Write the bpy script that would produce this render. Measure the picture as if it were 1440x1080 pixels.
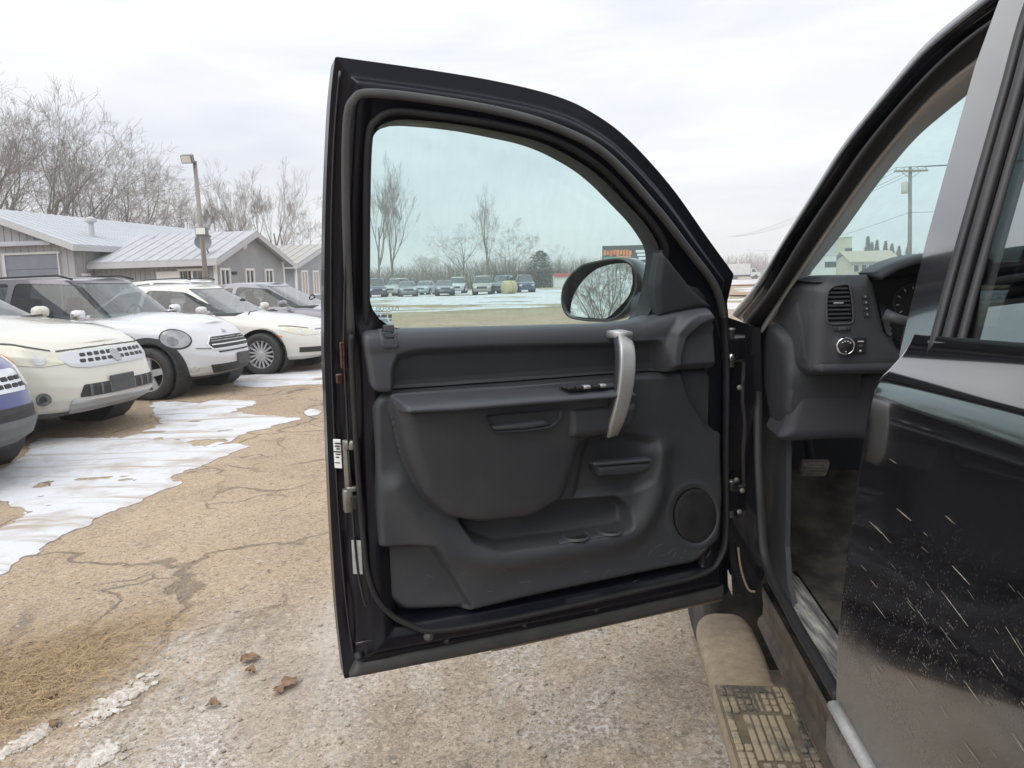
import bpy, bmesh, math, random
import numpy as np
from mathutils import Matrix, Vector
random.seed(7); rng = np.random.default_rng(7)
scene = bpy.context.scene
for o in list(bpy.data.objects): bpy.data.objects.remove(o)
COL = scene.collection

# ------------------------------------------------------------------ camera
F = 1050.0; PITCH = math.radians(8.0); ROLL = math.radians(1.5); CAMH = 1.38
_f = np.array([0, math.cos(PITCH), -math.sin(PITCH)]); _u0 = np.array([0, math.sin(PITCH), math.cos(PITCH)]); _r0 = np.array([1., 0, 0])
CR = math.cos(ROLL)*_r0 - math.sin(ROLL)*_u0
CU = math.sin(ROLL)*_r0 + math.cos(ROLL)*_u0
CF = _f; CP = np.array([0, 0, CAMH])
cam = bpy.data.cameras.new('camera'); cam.sensor_width = 36; cam.lens = 36*F/1440; cam.clip_end = 3000; cam.clip_start = .02
camo = bpy.data.objects.new('camera', cam); COL.objects.link(camo)
camo.matrix_world = Matrix(((CR[0], CU[0], -CF[0], 0), (CR[1], CU[1], -CF[1], 0), (CR[2], CU[2], -CF[2], CAMH), (0, 0, 0, 1)))
cam.dof.use_dof = False
scene.camera = camo

# ------------------------------------------------------------------ sky, sun, exposure
SUN_EL, SUN_AZ = math.radians(52), math.radians(215)      # azimuth clockwise from +Y: behind and to the left
w = bpy.data.worlds.new('World'); scene.world = w; w.use_nodes = True
nt = w.node_tree; nt.nodes.clear()
def N_(nt, t, **k):
    n = nt.nodes.new(t)
    for a, b in k.items(): setattr(n, a, b)
    return n
sky = N_(nt, 'ShaderNodeTexSky', sky_type='NISHITA', sun_disc=False, sun_elevation=SUN_EL, sun_rotation=SUN_AZ)
b1 = N_(nt, 'ShaderNodeBackground'); b1.inputs[1].default_value = .1; nt.links.new(sky.outputs[0], b1.inputs[0])
tc = N_(nt, 'ShaderNodeTexCoord'); mp = N_(nt, 'ShaderNodeMapping'); mp.inputs['Scale'].default_value = (1.3, 1.3, 6.5); mp.inputs['Rotation'].default_value = (.05, .08, .5)
nt.links.new(tc.outputs['Generated'], mp.inputs[0])
no = N_(nt, 'ShaderNodeTexNoise'); no.inputs['Scale'].default_value = 1.7; no.inputs['Detail'].default_value = 5; no.inputs['Roughness'].default_value = .5; no.inputs['Distortion'].default_value = .35
nt.links.new(mp.outputs[0], no.inputs[0])
rp = N_(nt, 'ShaderNodeValToRGB'); rp.color_ramp.elements[0].position = .32; rp.color_ramp.elements[1].position = .68
rp.color_ramp.elements[0].color = (.66, .69, .76, 1); rp.color_ramp.elements[1].color = (.93, .935, .955, 1)
nt.links.new(no.outputs[0], rp.inputs[0])
b2 = N_(nt, 'ShaderNodeBackground'); nt.links.new(rp.outputs[0], b2.inputs[0])
# an overcast sky grows brighter towards the zenith
sx = N_(nt, 'ShaderNodeSeparateXYZ'); nt.links.new(tc.outputs['Generated'], sx.inputs[0])
gr = N_(nt, 'ShaderNodeMapRange'); gr.inputs[3].default_value = .90; gr.inputs[4].default_value = 1.75; nt.links.new(sx.outputs[2], gr.inputs[0]); nt.links.new(gr.outputs[0], b2.inputs[1])
mx = N_(nt, 'ShaderNodeMixShader'); mx.inputs[0].default_value = .93
nt.links.new(b1.outputs[0], mx.inputs[1]); nt.links.new(b2.outputs[0], mx.inputs[2])
wo = N_(nt, 'ShaderNodeOutputWorld'); nt.links.new(mx.outputs[0], wo.inputs[0])
sl = bpy.data.lights.new('sun', 'SUN'); sl.energy = 1.5; sl.angle = math.radians(50); sl.color = (1, .96, .9)
so = bpy.data.objects.new('sun', sl); COL.objects.link(so)
sd_ = Vector((math.sin(SUN_AZ)*math.cos(SUN_EL), math.cos(SUN_AZ)*math.cos(SUN_EL), math.sin(SUN_EL)))
so.rotation_euler = sd_.to_track_quat('Z', 'Y').to_euler()
scene.view_settings.view_transform = 'Standard'; scene.view_settings.look = 'None'
scene.view_settings.exposure = 0.2; scene.view_settings.gamma = 1.0; scene.view_settings.use_curve_mapping = False
scene.render.resolution_x = 1024; scene.render.resolution_y = 768
scene.cycles.transparent_max_bounces = 24; scene.cycles.max_bounces = 10

# ------------------------------------------------------------------ pixel helpers: where a sight line meets a real surface
def ray(x, y): return CR*(x-720)/F - CU*(y-540)/F + CF
def atz(x, y, z=0.):
    d = ray(x, y); return CP + d*(z-CAMH)/d[2]
def aty(x, y, Y):
    d = ray(x, y); return CP + d*Y/d[1]

# ------------------------------------------------------------------ materials
def lin(*c):
    return tuple(((v/255)/12.92 if v/255 <= .04045 else ((v/255+.055)/1.055)**2.4) for v in c)
def pm(name, c1, c2=None, scale=8., rough=.6, rough2=None, metal=0., bump=0., bscale=200., coat=0., coord='Object', detail=4., spec=.5, stretch=None, sharp=None, bdist=.004):
    m = bpy.data.materials.new(name); m.use_nodes = True; nt = m.node_tree; p = nt.nodes['Principled BSDF']
    p.inputs['Base Color'].default_value = (*c1, 1); p.inputs['Roughness'].default_value = rough; p.inputs['Metallic'].default_value = metal
    p.inputs['Specular IOR Level'].default_value = spec
    if coat: p.inputs['Coat Weight'].default_value = coat; p.inputs['Coat Roughness'].default_value = .04
    tc = N_(nt, 'ShaderNodeTexCoord'); src = tc.outputs[coord]
    if stretch:
        mp = N_(nt, 'ShaderNodeMapping'); mp.inputs['Scale'].default_value = stretch; nt.links.new(src, mp.inputs[0]); src = mp.outputs[0]
    if c2 is not None or rough2 is not None:
        n = N_(nt, 'ShaderNodeTexNoise'); n.inputs['Scale'].default_value = scale; n.inputs['Detail'].default_value = detail; n.inputs['Roughness'].default_value = .6
        nt.links.new(src, n.inputs[0])
        mr = N_(nt, 'ShaderNodeMapRange'); lo, hi = sharp or (.3, .7)
        mr.inputs[1].default_value = lo; mr.inputs[2].default_value = hi; nt.links.new(n.outputs[0], mr.inputs[0])
        if c2 is not None:
            mi = N_(nt, 'ShaderNodeMix', data_type='RGBA'); mi.inputs[6].default_value = (*c1, 1); mi.inputs[7].default_value = (*c2, 1)
            nt.links.new(mr.outputs[0], mi.inputs[0]); nt.links.new(mi.outputs[2], p.inputs['Base Color'])
        if rough2 is not None:
            m2 = N_(nt, 'ShaderNodeMapRange'); m2.inputs[3].default_value = rough; m2.inputs[4].default_value = rough2
            nt.links.new(mr.outputs[0], m2.inputs[0]); nt.links.new(m2.outputs[0], p.inputs['Roughness'])
    if bump:
        n = N_(nt, 'ShaderNodeTexNoise'); n.inputs['Scale'].default_value = bscale; n.inputs['Detail'].default_value = 3
        nt.links.new(src, n.inputs[0])
        bp = N_(nt, 'ShaderNodeBump'); bp.inputs['Strength'].default_value = bump; bp.inputs['Distance'].default_value = bdist
        nt.links.new(n.outputs[0], bp.inputs['Height']); nt.links.new(bp.outputs[0], p.inputs['Normal'])
    return m
def glass(name, tint, refl=.06, rough=0., film=0., filmcol=(.8, .85, .85)):
    m = bpy.data.materials.new(name); m.use_nodes = True; nt = m.node_tree; nt.nodes.clear()
    t = N_(nt, 'ShaderNodeBsdfTransparent'); t.inputs[0].default_value = (*tint, 1)
    g = N_(nt, 'ShaderNodeBsdfGlossy'); g.inputs['Roughness'].default_value = rough; g.inputs[0].default_value = (1, 1, 1, 1)
    lw = N_(nt, 'ShaderNodeLayerWeight'); pw = N_(nt, 'ShaderNodeMath', operation='POWER'); nt.links.new(lw.outputs['Facing'], pw.inputs[0]); pw.inputs[1].default_value = 5.
    mr = N_(nt, 'ShaderNodeMapRange'); mr.inputs[3].default_value = refl; mr.inputs[4].default_value = 1
    nt.links.new(pw.outputs[0], mr.inputs[0])
    mx = N_(nt, 'ShaderNodeMixShader'); nt.links.new(mr.outputs[0], mx.inputs[0]); 
    base = t.outputs[0]
    if film:
        d = N_(nt, 'ShaderNodeBsdfDiffuse'); d.inputs[0].default_value = (*filmcol, 1)
        tcn = N_(nt, 'ShaderNodeTexCoord'); mp = N_(nt, 'ShaderNodeMapping'); mp.inputs['Scale'].default_value = (60, 60, 1.5); nt.links.new(tcn.outputs['Object'], mp.inputs[0])
        n = N_(nt, 'ShaderNodeTexNoise'); n.inputs['Scale'].default_value = 1.; nt.links.new(mp.outputs[0], n.inputs[0])
        m3 = N_(nt, 'ShaderNodeMapRange'); m3.inputs[1].default_value = .35; m3.inputs[2].default_value = .75; m3.inputs[3].default_value = film*.4; m3.inputs[4].default_value = film*1.6
        nt.links.new(n.outputs[0], m3.inputs[0])
        m2 = N_(nt, 'ShaderNodeMixShader'); nt.links.new(m3.outputs[0], m2.inputs[0]); nt.links.new(t.outputs[0], m2.inputs[1]); nt.links.new(d.outputs[0], m2.inputs[2]); base = m2.outputs[0]
    nt.links.new(base, mx.inputs[1]); nt.links.new(g.outputs[0], mx.inputs[2])
    o = N_(nt, 'ShaderNodeOutputMaterial'); nt.links.new(mx.outputs[0], o.inputs[0])
    return m

# ------------------------------------------------------------------ object helpers
ORG = {}
def thing(name, label, cat, loc=(0, 0, 0), rotz=0., group=None):
    o = bpy.data.objects.new(name, None); o.empty_display_size = .2; COL.objects.link(o)
    o.location = loc; o.rotation_euler = (0, 0, rotz); o['label'] = label; o['category'] = cat
    if group: o['group'] = group
    ORG[o.name] = np.array([0., 0, 0])
    return o
def world_thing(name, label, cat, loc, group=None):
    o = thing(name, label, cat, loc, 0, group); ORG[o.name] = np.array(loc, float); return o
def mesh_obj(name, V, Fc, mat, parent=None, smooth=True, label=None):
    V = np.asarray(V, float).reshape(-1, 3)
    org = ORG[parent.name] if parent is not None else np.zeros(3)
    me = bpy.data.meshes.new(name); me.from_pydata((V-org).tolist(), [], [list(map(int, f)) for f in Fc])
    if smooth: me.polygons.foreach_set('use_smooth', [True]*len(me.polygons))
    me.materials.append(mat); me.update()
    o = bpy.data.objects.new(name, me); COL.objects.link(o)
    if parent is not None: o.parent = parent; ORG[o.name] = org
    else: ORG[o.name] = np.zeros(3)
    if label: o['label'] = label
    return o
def tag(o, label=None, cat=None, group=None, kind=None):
    for k, v in (('label', label), ('category', cat), ('group', group), ('kind', kind)):
        if v: o[k] = v
    return o
def copy_tree(o, parent=None):
    c = o.copy(); COL.objects.link(c); c.parent = parent
    for ch in o.children: copy_tree(ch, c)
    return c

class MB:
    def __init__(s): s.v = []; s.f = []; s.n = 0
    def add(s, V, Fc):
        V = np.asarray(V, float).reshape(-1, 3); s.v.append(V); n = s.n
        s.f += [[i+n for i in f] for f in Fc]; s.n += len(V); return s
    def box(s, c, size, b=0., ax=None):
        h = np.array(size)/2.
        if b <= 0:
            V = np.array([[x, y, z] for x in (-1, 1) for y in (-1, 1) for z in (-1, 1)])*h
            Fc = [(0, 1, 3, 2), (4, 6, 7, 5), (0, 4, 5, 1), (2, 3, 7, 6), (0, 2, 6, 4), (1, 5, 7, 3)]
        else:
            b = min(b, h.min()*.95)
            bm = bmesh.new(); bmesh.ops.create_cube(bm, size=1)
            for q in bm.verts: q.co = Vector((q.co.x*2*h[0], q.co.y*2*h[1], q.co.z*2*h[2]))
            bmesh.ops.bevel(bm, geom=bm.edges[:], offset=b, segments=2, affect='EDGES', profile=.5)
            bm.verts.index_update(); V = np.array([q.co[:] for q in bm.verts]); Fc = [[q.index for q in f.verts] for f in bm.faces]; bm.free()
        if ax is not None: V = V[:, 0:1]*ax[0]+V[:, 1:2]*ax[1]+V[:, 2:3]*ax[2]
        return s.add(V+np.array(c), Fc)
    def tube(s, pts, r, k=8, closed=False, cap=True):
        P = np.asarray(pts, float); n = len(P); r = np.broadcast_to(np.asarray(r, float), (n,))
        T = np.gradient(P, axis=0) if not closed else np.roll(P, -1, 0)-np.roll(P, 1, 0)
        T /= np.linalg.norm(T, axis=1, keepdims=True)+1e-9
        up = np.array([0, 0, 1.]) if abs(T[0][2]) < .9 else np.array([1., 0, 0]); V = []
        a = np.cross(T[0], up); a /= np.linalg.norm(a)
        for i in range(n):
            a = a - T[i]*(a@T[i]); a /= np.linalg.norm(a)+1e-9; b = np.cross(T[i], a)
            for j in range(k):
                q = 2*math.pi*j/k; V.append(P[i]+r[i]*(math.cos(q)*a+math.sin(q)*b))
        Fc = []
        for i in range(n if closed else n-1):
            i2 = (i+1) % n
            for j in range(k): Fc.append((i*k+j, i*k+(j+1) % k, i2*k+(j+1) % k, i2*k+j))
        if cap and not closed: Fc += [list(range(k))[::-1], list(range((n-1)*k, n*k))]
        return s.add(V, Fc)
    def sweep(s, pts, section, A, B, closed=False, cap=True):
        """section: list of 2D (a,b) points (or one list per station), placed with axes A[i],B[i]"""
        P = np.asarray(pts, float); n = len(P); A = np.broadcast_to(np.asarray(A, float), (n, 3)); B = np.broadcast_to(np.asarray(B, float), (n, 3))
        sec = np.asarray(section, float)
        if sec.ndim == 2: sec = np.broadcast_to(sec, (n,)+sec.shape)
        k = sec.shape[1]; V = []
        for i in range(n):
            for q in sec[i]: V.append(P[i]+A[i]*q[0]+B[i]*q[1])
        Fc = []
        for i in range(n if closed else n-1):
            i2 = (i+1) % n
            for j in range(k): Fc.append((i*k+j, i*k+(j+1) % k, i2*k+(j+1) % k, i2*k+j))
        if cap and not closed: Fc += [list(range(k))[::-1], list(range((n-1)*k, n*k))]
        return s.add(V, Fc)
    def lathe(s, prof, c, axis, k=24):
        """prof: (radius, along axis)"""
        ax = np.array(axis, float); ax /= np.linalg.norm(ax); t = np.array([0, 0, 1.]) if abs(ax[2]) < .9 else np.array([1., 0, 0])
        a = np.cross(ax, t); a /= np.linalg.norm(a); b = np.cross(ax, a); V = []
        for (r, h) in prof:
            for j in range(k):
                q = 2*math.pi*j/k; V.append(np.array(c)+ax*h+r*(math.cos(q)*a+math.sin(q)*b))
        Fc = []
        for i in range(len(prof)-1):
            for j in range(k): Fc.append((i*k+j, i*k+(j+1) % k, (i+1)*k+(j+1) % k, (i+1)*k+j))
        return s.add(V, Fc)
    def prism(s, poly, off):
        """poly: list of 3D points of one flat outline, off: extrusion vector"""
        P = np.asarray(poly, float); n = len(P); V = np.vstack([P, P+np.asarray(off, float)])
        Fc = [list(range(n)), list(range(n, 2*n))[::-1]]+[(i, (i+1) % n, (i+1) % n+n, i+n) for i in range(n)]
        return s.add(V, Fc)
    def build(s, name, mat, parent=None, smooth=False, label=None, tf=None):
        V = np.vstack(s.v)
        if tf is not None: V = tf(V)
        return mesh_obj(name, V, s.f, mat, parent, smooth, label)

def catmull(pts, n=8, closed=False):
    P = np.asarray(pts, float); m = len(P); out = []
    for i in range(m if closed else m-1):
        p0, p1, p2, p3 = (P[(i-1) % m], P[i], P[(i+1) % m], P[(i+2) % m]) if closed else (P[max(i-1, 0)], P[i], P[i+1], P[min(i+2, m-1)])
        for j in range(n):
            t = j/n; out.append(.5*((2*p1)+(-p0+p2)*t+(2*p0-5*p1+4*p2-p3)*t*t+(-p0+3*p1-3*p2+p3)*t**3))
    if not closed: out.append(P[-1])
    return np.array(out)
def rounded(pts, r=.3, n=5):
    """closed polygon with its corners rounded (r = share of the shorter edge)"""
    P = np.asarray(pts, float); m = len(P); out = []
    for i in range(m):
        a, b, c = P[i-1], P[i], P[(i+1) % m]; la, lc = np.linalg.norm(a-b), np.linalg.norm(c-b); k = r*min(la, lc)
        p, q = b+(a-b)/la*k, b+(c-b)/lc*k
        for j in range(n+1):
            t = j/n; out.append((1-t)**2*p+2*t*(1-t)*b+t*t*q)
    return np.array(out)
def sdf(poly, X, Y):
    """signed distance to a closed polygon, negative inside"""
    P = np.asarray(poly, float); X = np.asarray(X, float); Y = np.asarray(Y, float); sh = X.shape; x = X.ravel(); y = Y.ravel()
    d2 = np.full(x.shape, 1e9); ins = np.zeros(x.shape, bool); n = len(P)
    for i in range(n):
        ax, ay = P[i]; bx, by = P[(i+1) % n]; ex, ey = bx-ax, by-ay; L = ex*ex+ey*ey+1e-18
        t = np.clip(((x-ax)*ex+(y-ay)*ey)/L, 0, 1); dx = x-ax-t*ex; dy = y-ay-t*ey; d2 = np.minimum(d2, dx*dx+dy*dy)
        c = (ay > y) != (by > y)
        if ey != 0: ins ^= c & (x < ex*(y-ay)/ey+ax)
    d = np.sqrt(d2); return np.where(ins, -d, d).reshape(sh)
def sstep(a, b, x):
    t = np.clip((x-a)/(b-a), 0, 1); return t*t*(3-2*t)
def dome(sd, r): # 0 at the edge of the outline, 1 at depth r: quarter-circle edge
    t = np.clip(-sd/r, 0, 1); return np.sqrt(np.clip(1-(1-t)**2, 0, 1))
def clip_surface(P, Fd, skirt=None):
    """part of a parametric surface grid P[nu,nv,3] where Fd<0; skirt = offset vector (or per-vertex grid) for the border wall"""
    nu, nv = Fd.shape; ins = Fd < 0; idx = -np.ones((nu, nv), int); idx[ins] = np.arange(ins.sum())
    V = list(P[ins]); K = None
    if skirt is not None:
        SK = np.broadcast_to(np.asarray(skirt, float), P.shape); K = list(SK[ins])
    full = ins[:-1, :-1] & ins[1:, :-1] & ins[1:, 1:] & ins[:-1, 1:]; anyi = ins[:-1, :-1] | ins[1:, :-1] | ins[1:, 1:] | ins[:-1, 1:]
    i, j = np.nonzero(full)
    Fc = np.stack([idx[i, j], idx[i+1, j], idx[i+1, j+1], idx[i, j+1]], 1).tolist()
    cr = {}
    def cross(a, b):
        k = (a, b) if a < b else (b, a)
        if k not in cr:
            fa, fb = Fd[k[0]], Fd[k[1]]; t = fa/(fa-fb); t = min(max(t, .001), .999)
            cr[k] = len(V); V.append(P[k[0]]*(1-t)+P[k[1]]*t)
            if K is not None: K.append(SK[k[0]]*(1-t)+SK[k[1]]*t)
        return cr[k]
    for i, j in zip(*np.nonzero(anyi & ~full)):
        c = [(i, j), (i+1, j), (i+1, j+1), (i, j+1)]; poly = []
        for q in range(4):
            a, b = c[q], c[(q+1) % 4]
            if ins[a]: poly.append(int(idx[a]))
            if ins[a] != ins[b]: poly.append(cross(a, b))
        if len(poly) >= 3: Fc.append(poly)
    V = np.array(V)
    if skirt is not None and len(Fc):
        cnt = {}
        for f in Fc:
            for q in range(len(f)):
                a, b = f[q], f[(q+1) % len(f)]; k = (a, b) if a < b else (b, a)
                cnt[k] = None if k in cnt else (a, b)
        mp = {}; ex = []
        for k, e in cnt.items():
            if e is None: continue
            for a in e:
                if a not in mp: mp[a] = len(V)+len(ex); ex += [V[a], V[a]+K[a]]
            Fc.append([mp[e[1]], mp[e[0]], mp[e[0]]+1, mp[e[1]]+1])
        if ex: V = np.vstack([V, np.array(ex)])
    return V, Fc
def normals(P):
    n = np.cross(np.gradient(P, axis=0), np.gradient(P, axis=1)); return n/(np.linalg.norm(n, axis=2, keepdims=True)+1e-12)
def vnoise(X, Y, seed=0, oct=4, lac=2.1, gain=.5):
    """cheap value noise on arrays"""
    r = np.random.default_rng(seed); T = r.random((64, 64)); out = 0; amp = 1; tot = 0
    for k in range(oct):
        x = X*lac**k+13.7*k; y = Y*lac**k+7.3*k; xi = np.floor(x).astype(int); yi = np.floor(y).astype(int); fx = x-xi; fy = y-yi
        fx = fx*fx*(3-2*fx); fy = fy*fy*(3-2*fy); g = lambda a, b: T[a % 64, b % 64]
        out = out+amp*((g(xi, yi)*(1-fx)+g(xi+1, yi)*fx)*(1-fy)+(g(xi, yi+1)*(1-fx)+g(xi+1, yi+1)*fx)*fy); tot += amp; amp *= gain
    return out/tot
# ------------------------------------------------------------------ ground
def ground_material():
    m = bpy.data.materials.new('sandy_asphalt'); m.use_nodes = True; nt = m.node_tree; p = nt.nodes['Principled BSDF']; L = nt.links.new
    tc = N_(nt, 'ShaderNodeTexCoord'); P = tc.outputs['Object']
    def noise(scale, detail=4, rough=.6, st=None, dist=0.):
        s = P
        if st:
            mp = N_(nt, 'ShaderNodeMapping'); mp.inputs['Scale'].default_value = st[0]; mp.inputs['Rotation'].default_value = (0, 0, st[1]); L(P, mp.inputs[0]); s = mp.outputs[0]
        n = N_(nt, 'ShaderNodeTexNoise'); n.inputs['Scale'].default_value = scale; n.inputs['Detail'].default_value = detail; n.inputs['Roughness'].default_value = rough; n.inputs['Distortion'].default_value = dist
        L(s, n.inputs[0]); return n.outputs[0]
    def rng_(v, a, b, c=0., d=1.):
        r = N_(nt, 'ShaderNodeMapRange'); r.interpolation_type = 'SMOOTHSTEP'; L(v, r.inputs[0])
        for i, q in enumerate((a, b, c, d)): r.inputs[i+1].default_value = q
        return r.outputs[0]
    def math_(op, a, b):
        n = N_(nt, 'ShaderNodeMath', operation=op)
        for i, q in enumerate((a, b)):
            if isinstance(q, (int, float)): n.inputs[i].default_value = q
            else: L(q, n.inputs[i])
        return n.outputs[0]
    def mix(f, a, b):
        n = N_(nt, 'ShaderNodeMix', data_type='RGBA')
        if isinstance(f, (int, float)): n.inputs[0].default_value = f
        else: L(f, n.inputs[0])
        for i, q in ((6, a), (7, b)):
            if isinstance(q, tuple): n.inputs[i].default_value = (*q, 1)
            else: L(q, n.inputs[i])
        return n.outputs[2]
    sep = N_(nt, 'ShaderNodeSeparateXYZ'); L(P, sep.inputs[0]); X, Y = sep.outputs[0], sep.outputs[1]
    # sand blown over asphalt
    big = noise(.55, 5, .6); med = noise(2.6, 5, .65)
    col = mix(rng_(big, .36, .62), (.375, .29, .20), (.475, .365, .25))
    col = mix(rng_(med, .5, .75, 0, .55), col, (.27, .21, .15))
    # traffic lane of grey slush in front of the truck
    lane = math_('SUBTRACT', math_('ADD', X, 2.45), math_('MULTIPLY', Y, .42))
    lane = math_('ADD', lane, math_('MULTIPLY', math_('SUBTRACT', noise(1.3, 4), .5), 2.2))
    near = rng_(Y, 7.5, 4.0)
    lane = math_('MULTIPLY', rng_(lane, -.35, .55), near)
    col = mix(math_('MULTIPLY', lane, .85), col, mix(rng_(noise(3.2, 6, .7), .35, .7), (.30, .25, .20), (.45, .375, .30)))
    # brown field far away
    col = mix(rng_(Y, 26, 34), col, mix(rng_(noise(.12, 4), .4, .6), (.30, .25, .155), (.40, .34, .22)))
    # stones in the surface
    vo = N_(nt, 'ShaderNodeTexVoronoi'); vo.inputs['Scale'].default_value = 150.; L(P, vo.inputs[0])
    gs = N_(nt, 'ShaderNodeSeparateColor'); L(vo.outputs['Color'], gs.inputs[0]); st = gs.outputs[0]
    col = mix(rng_(st, .60, .95, 0, .38), col, (.58, .46, .33)); col = mix(rng_(st, .42, .08, 0, .45), col, (.14, .115, .09))
    vo2 = N_(nt, 'ShaderNodeTexVoronoi'); vo2.inputs['Scale'].default_value = 60.; L(P, vo2.inputs[0]); g2 = N_(nt, 'ShaderNodeSeparateColor'); L(vo2.outputs['Color'], g2.inputs[0])
    col = mix(rng_(g2.outputs[1], .80, 1., 0, .45), col, (.13, .11, .09)); col = mix(rng_(g2.outputs[0], .90, 1., 0, .55), col, (.55, .47, .36))
    # cracks
    nz = N_(nt, 'ShaderNodeTexNoise'); nz.inputs['Scale'].default_value = 1.6; nz.inputs['Detail'].default_value = 5; L(P, nz.inputs[0])
    vm = N_(nt, 'ShaderNodeVectorMath', operation='MULTIPLY_ADD'); L(nz.outputs['Color'], vm.inputs[0]); vm.inputs[1].default_value = (.9, .9, 0); L(P, vm.inputs[2])
    vc = N_(nt, 'ShaderNodeTexVoronoi', feature='DISTANCE_TO_EDGE'); vc.inputs['Scale'].default_value = .62; L(vm.outputs[0], vc.inputs[0])
    crack = math_('MULTIPLY', rng_(vc.outputs['Distance'], .013, .003), rng_(noise(.9, 3), .38, .52))
    vc2 = N_(nt, 'ShaderNodeTexVoronoi', feature='DISTANCE_TO_EDGE'); vc2.inputs['Scale'].default_value = 1.9; L(vm.outputs[0], vc2.inputs[0])
    crack = math_('MAXIMUM', crack, math_('MULTIPLY', rng_(vc2.outputs['Distance'], .020, .004), rng_(noise(.7, 3, .5, ((1, 1, 1), 1.)), .50, .60)))
    crack = math_('MULTIPLY', crack, math_('SUBTRACT', 1., math_('MULTIPLY', lane, .7)))
    col = mix(math_('MULTIPLY', crack, .55), col, (.10, .085, .07))
    # wet and dark stains
    col = mix(rng_(noise(.8, 4, .6, ((1, .35, 1), .5)), .58, .74, 0, .38), col, (.19, .155, .125))
    # packed snow and salt left in the wheel tracks
    sn = math_('MULTIPLY', rng_(noise(1.5, 7, .72, ((1.0, .30, 1), -.12), .5), .46, .60), rng_(noise(46., 3, .7), .40, .58))
    sn = math_('MULTIPLY', sn, math_('MAXIMUM', lane, math_('MULTIPLY', near, .10)))
    sm = math_('MULTIPLY', rng_(noise(1.1, 6, .65, ((1.6, .22, 1), -.14), .4), .50, .70), lane)
    col = mix(math_('MULTIPLY', sm, .50), col, (.66, .62, .57))
    col = mix(math_('MULTIPLY', sn, .60), col, (.76, .73, .69))
    L(col, p.inputs['Base Color']); p.inputs['Roughness'].default_value = .92; p.inputs['Specular IOR Level'].default_value = .25
    h = math_('ADD', math_('MULTIPLY', st, .5), math_('MULTIPLY', noise(30, 5, .7), 1.0)); h = math_('SUBTRACT', h, math_('MULTIPLY', crack, 1.6))
    h = math_('ADD', h, math_('MULTIPLY', noise(6, 4, .6), 2.2)); h = math_('ADD', h, math_('MULTIPLY', sn, .6))
    bp = N_(nt, 'ShaderNodeBump'); bp.inputs['Strength'].default_value = .75; bp.inputs['Distance'].default_value = .012; L(h, bp.inputs['Height']); L(bp.outputs[0], p.inputs['Normal'])
    return m
GR = ground_material()
g = mesh_obj('ground', [(-900, -500, 0), (900, -500, 0), (900, 1500, 0), (-900, 1500, 0)], [(0, 1, 2, 3)], GR, None, False); g['kind'] = 'structure'

def snow_material(name='snow', dirt=.5):
    m = bpy.data.materials.new(name); m.use_nodes = True; nt = m.node_tree; p = nt.nodes['Principled BSDF']; L = nt.links.new
    tc = N_(nt, 'ShaderNodeTexCoord')
    def nz(sc, st, rot, a, b, det=5):
        mp = N_(nt, 'ShaderNodeMapping'); mp.inputs['Scale'].default_value = st; mp.inputs['Rotation'].default_value = (0, 0, rot); L(tc.outputs['Object'], mp.inputs[0])
        n = N_(nt, 'ShaderNodeTexNoise'); n.inputs['Scale'].default_value = sc; n.inputs['Detail'].default_value = det; n.inputs['Roughness'].default_value = .62; L(mp.outputs[0], n.inputs[0])
        r = N_(nt, 'ShaderNodeMapRange'); r.inputs[1].default_value = a; r.inputs[2].default_value = b; L(n.outputs[0], r.inputs[0]); return r.outputs[0]
    f1 = nz(1.0, (.45, 6.5, 1), .22, .53, .66); f2 = nz(2.2, (1, 1, 1), 0, .50, .72)
    mx = N_(nt, 'ShaderNodeMath', operation='MAXIMUM'); L(f1, mx.inputs[0]); L(f2, mx.inputs[1])
    mu = N_(nt, 'ShaderNodeMath', operation='MULTIPLY'); L(mx.outputs[0], mu.inputs[0]); mu.inputs[1].default_value = dirt
    mi = N_(nt, 'ShaderNodeMix', data_type='RGBA'); mi.inputs[6].default_value = (.60, .61, .63, 1); mi.inputs[7].default_value = (.34, .275, .20, 1)
    L(mu.outputs[0], mi.inputs[0]); L(mi.outputs[2], p.inputs['Base Color']); p.inputs['Roughness'].default_value = .7; p.inputs['Specular IOR Level'].default_value = .3
    n = N_(nt, 'ShaderNodeTexNoise'); n.inputs['Scale'].default_value = 14; n.inputs['Detail'].default_value = 5; L(tc.outputs['Object'], n.inputs[0])
    b = N_(nt, 'ShaderNodeBump'); b.inputs['Strength'].default_value = .5; b.inputs['Distance'].default_value = .03; L(n.outputs[0], b.inputs['Height']); L(b.outputs[0], p.inputs['Normal'])
    return m
SNOW = snow_material('snow', .85); SNOWF = snow_material('far_snow', .8)
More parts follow.
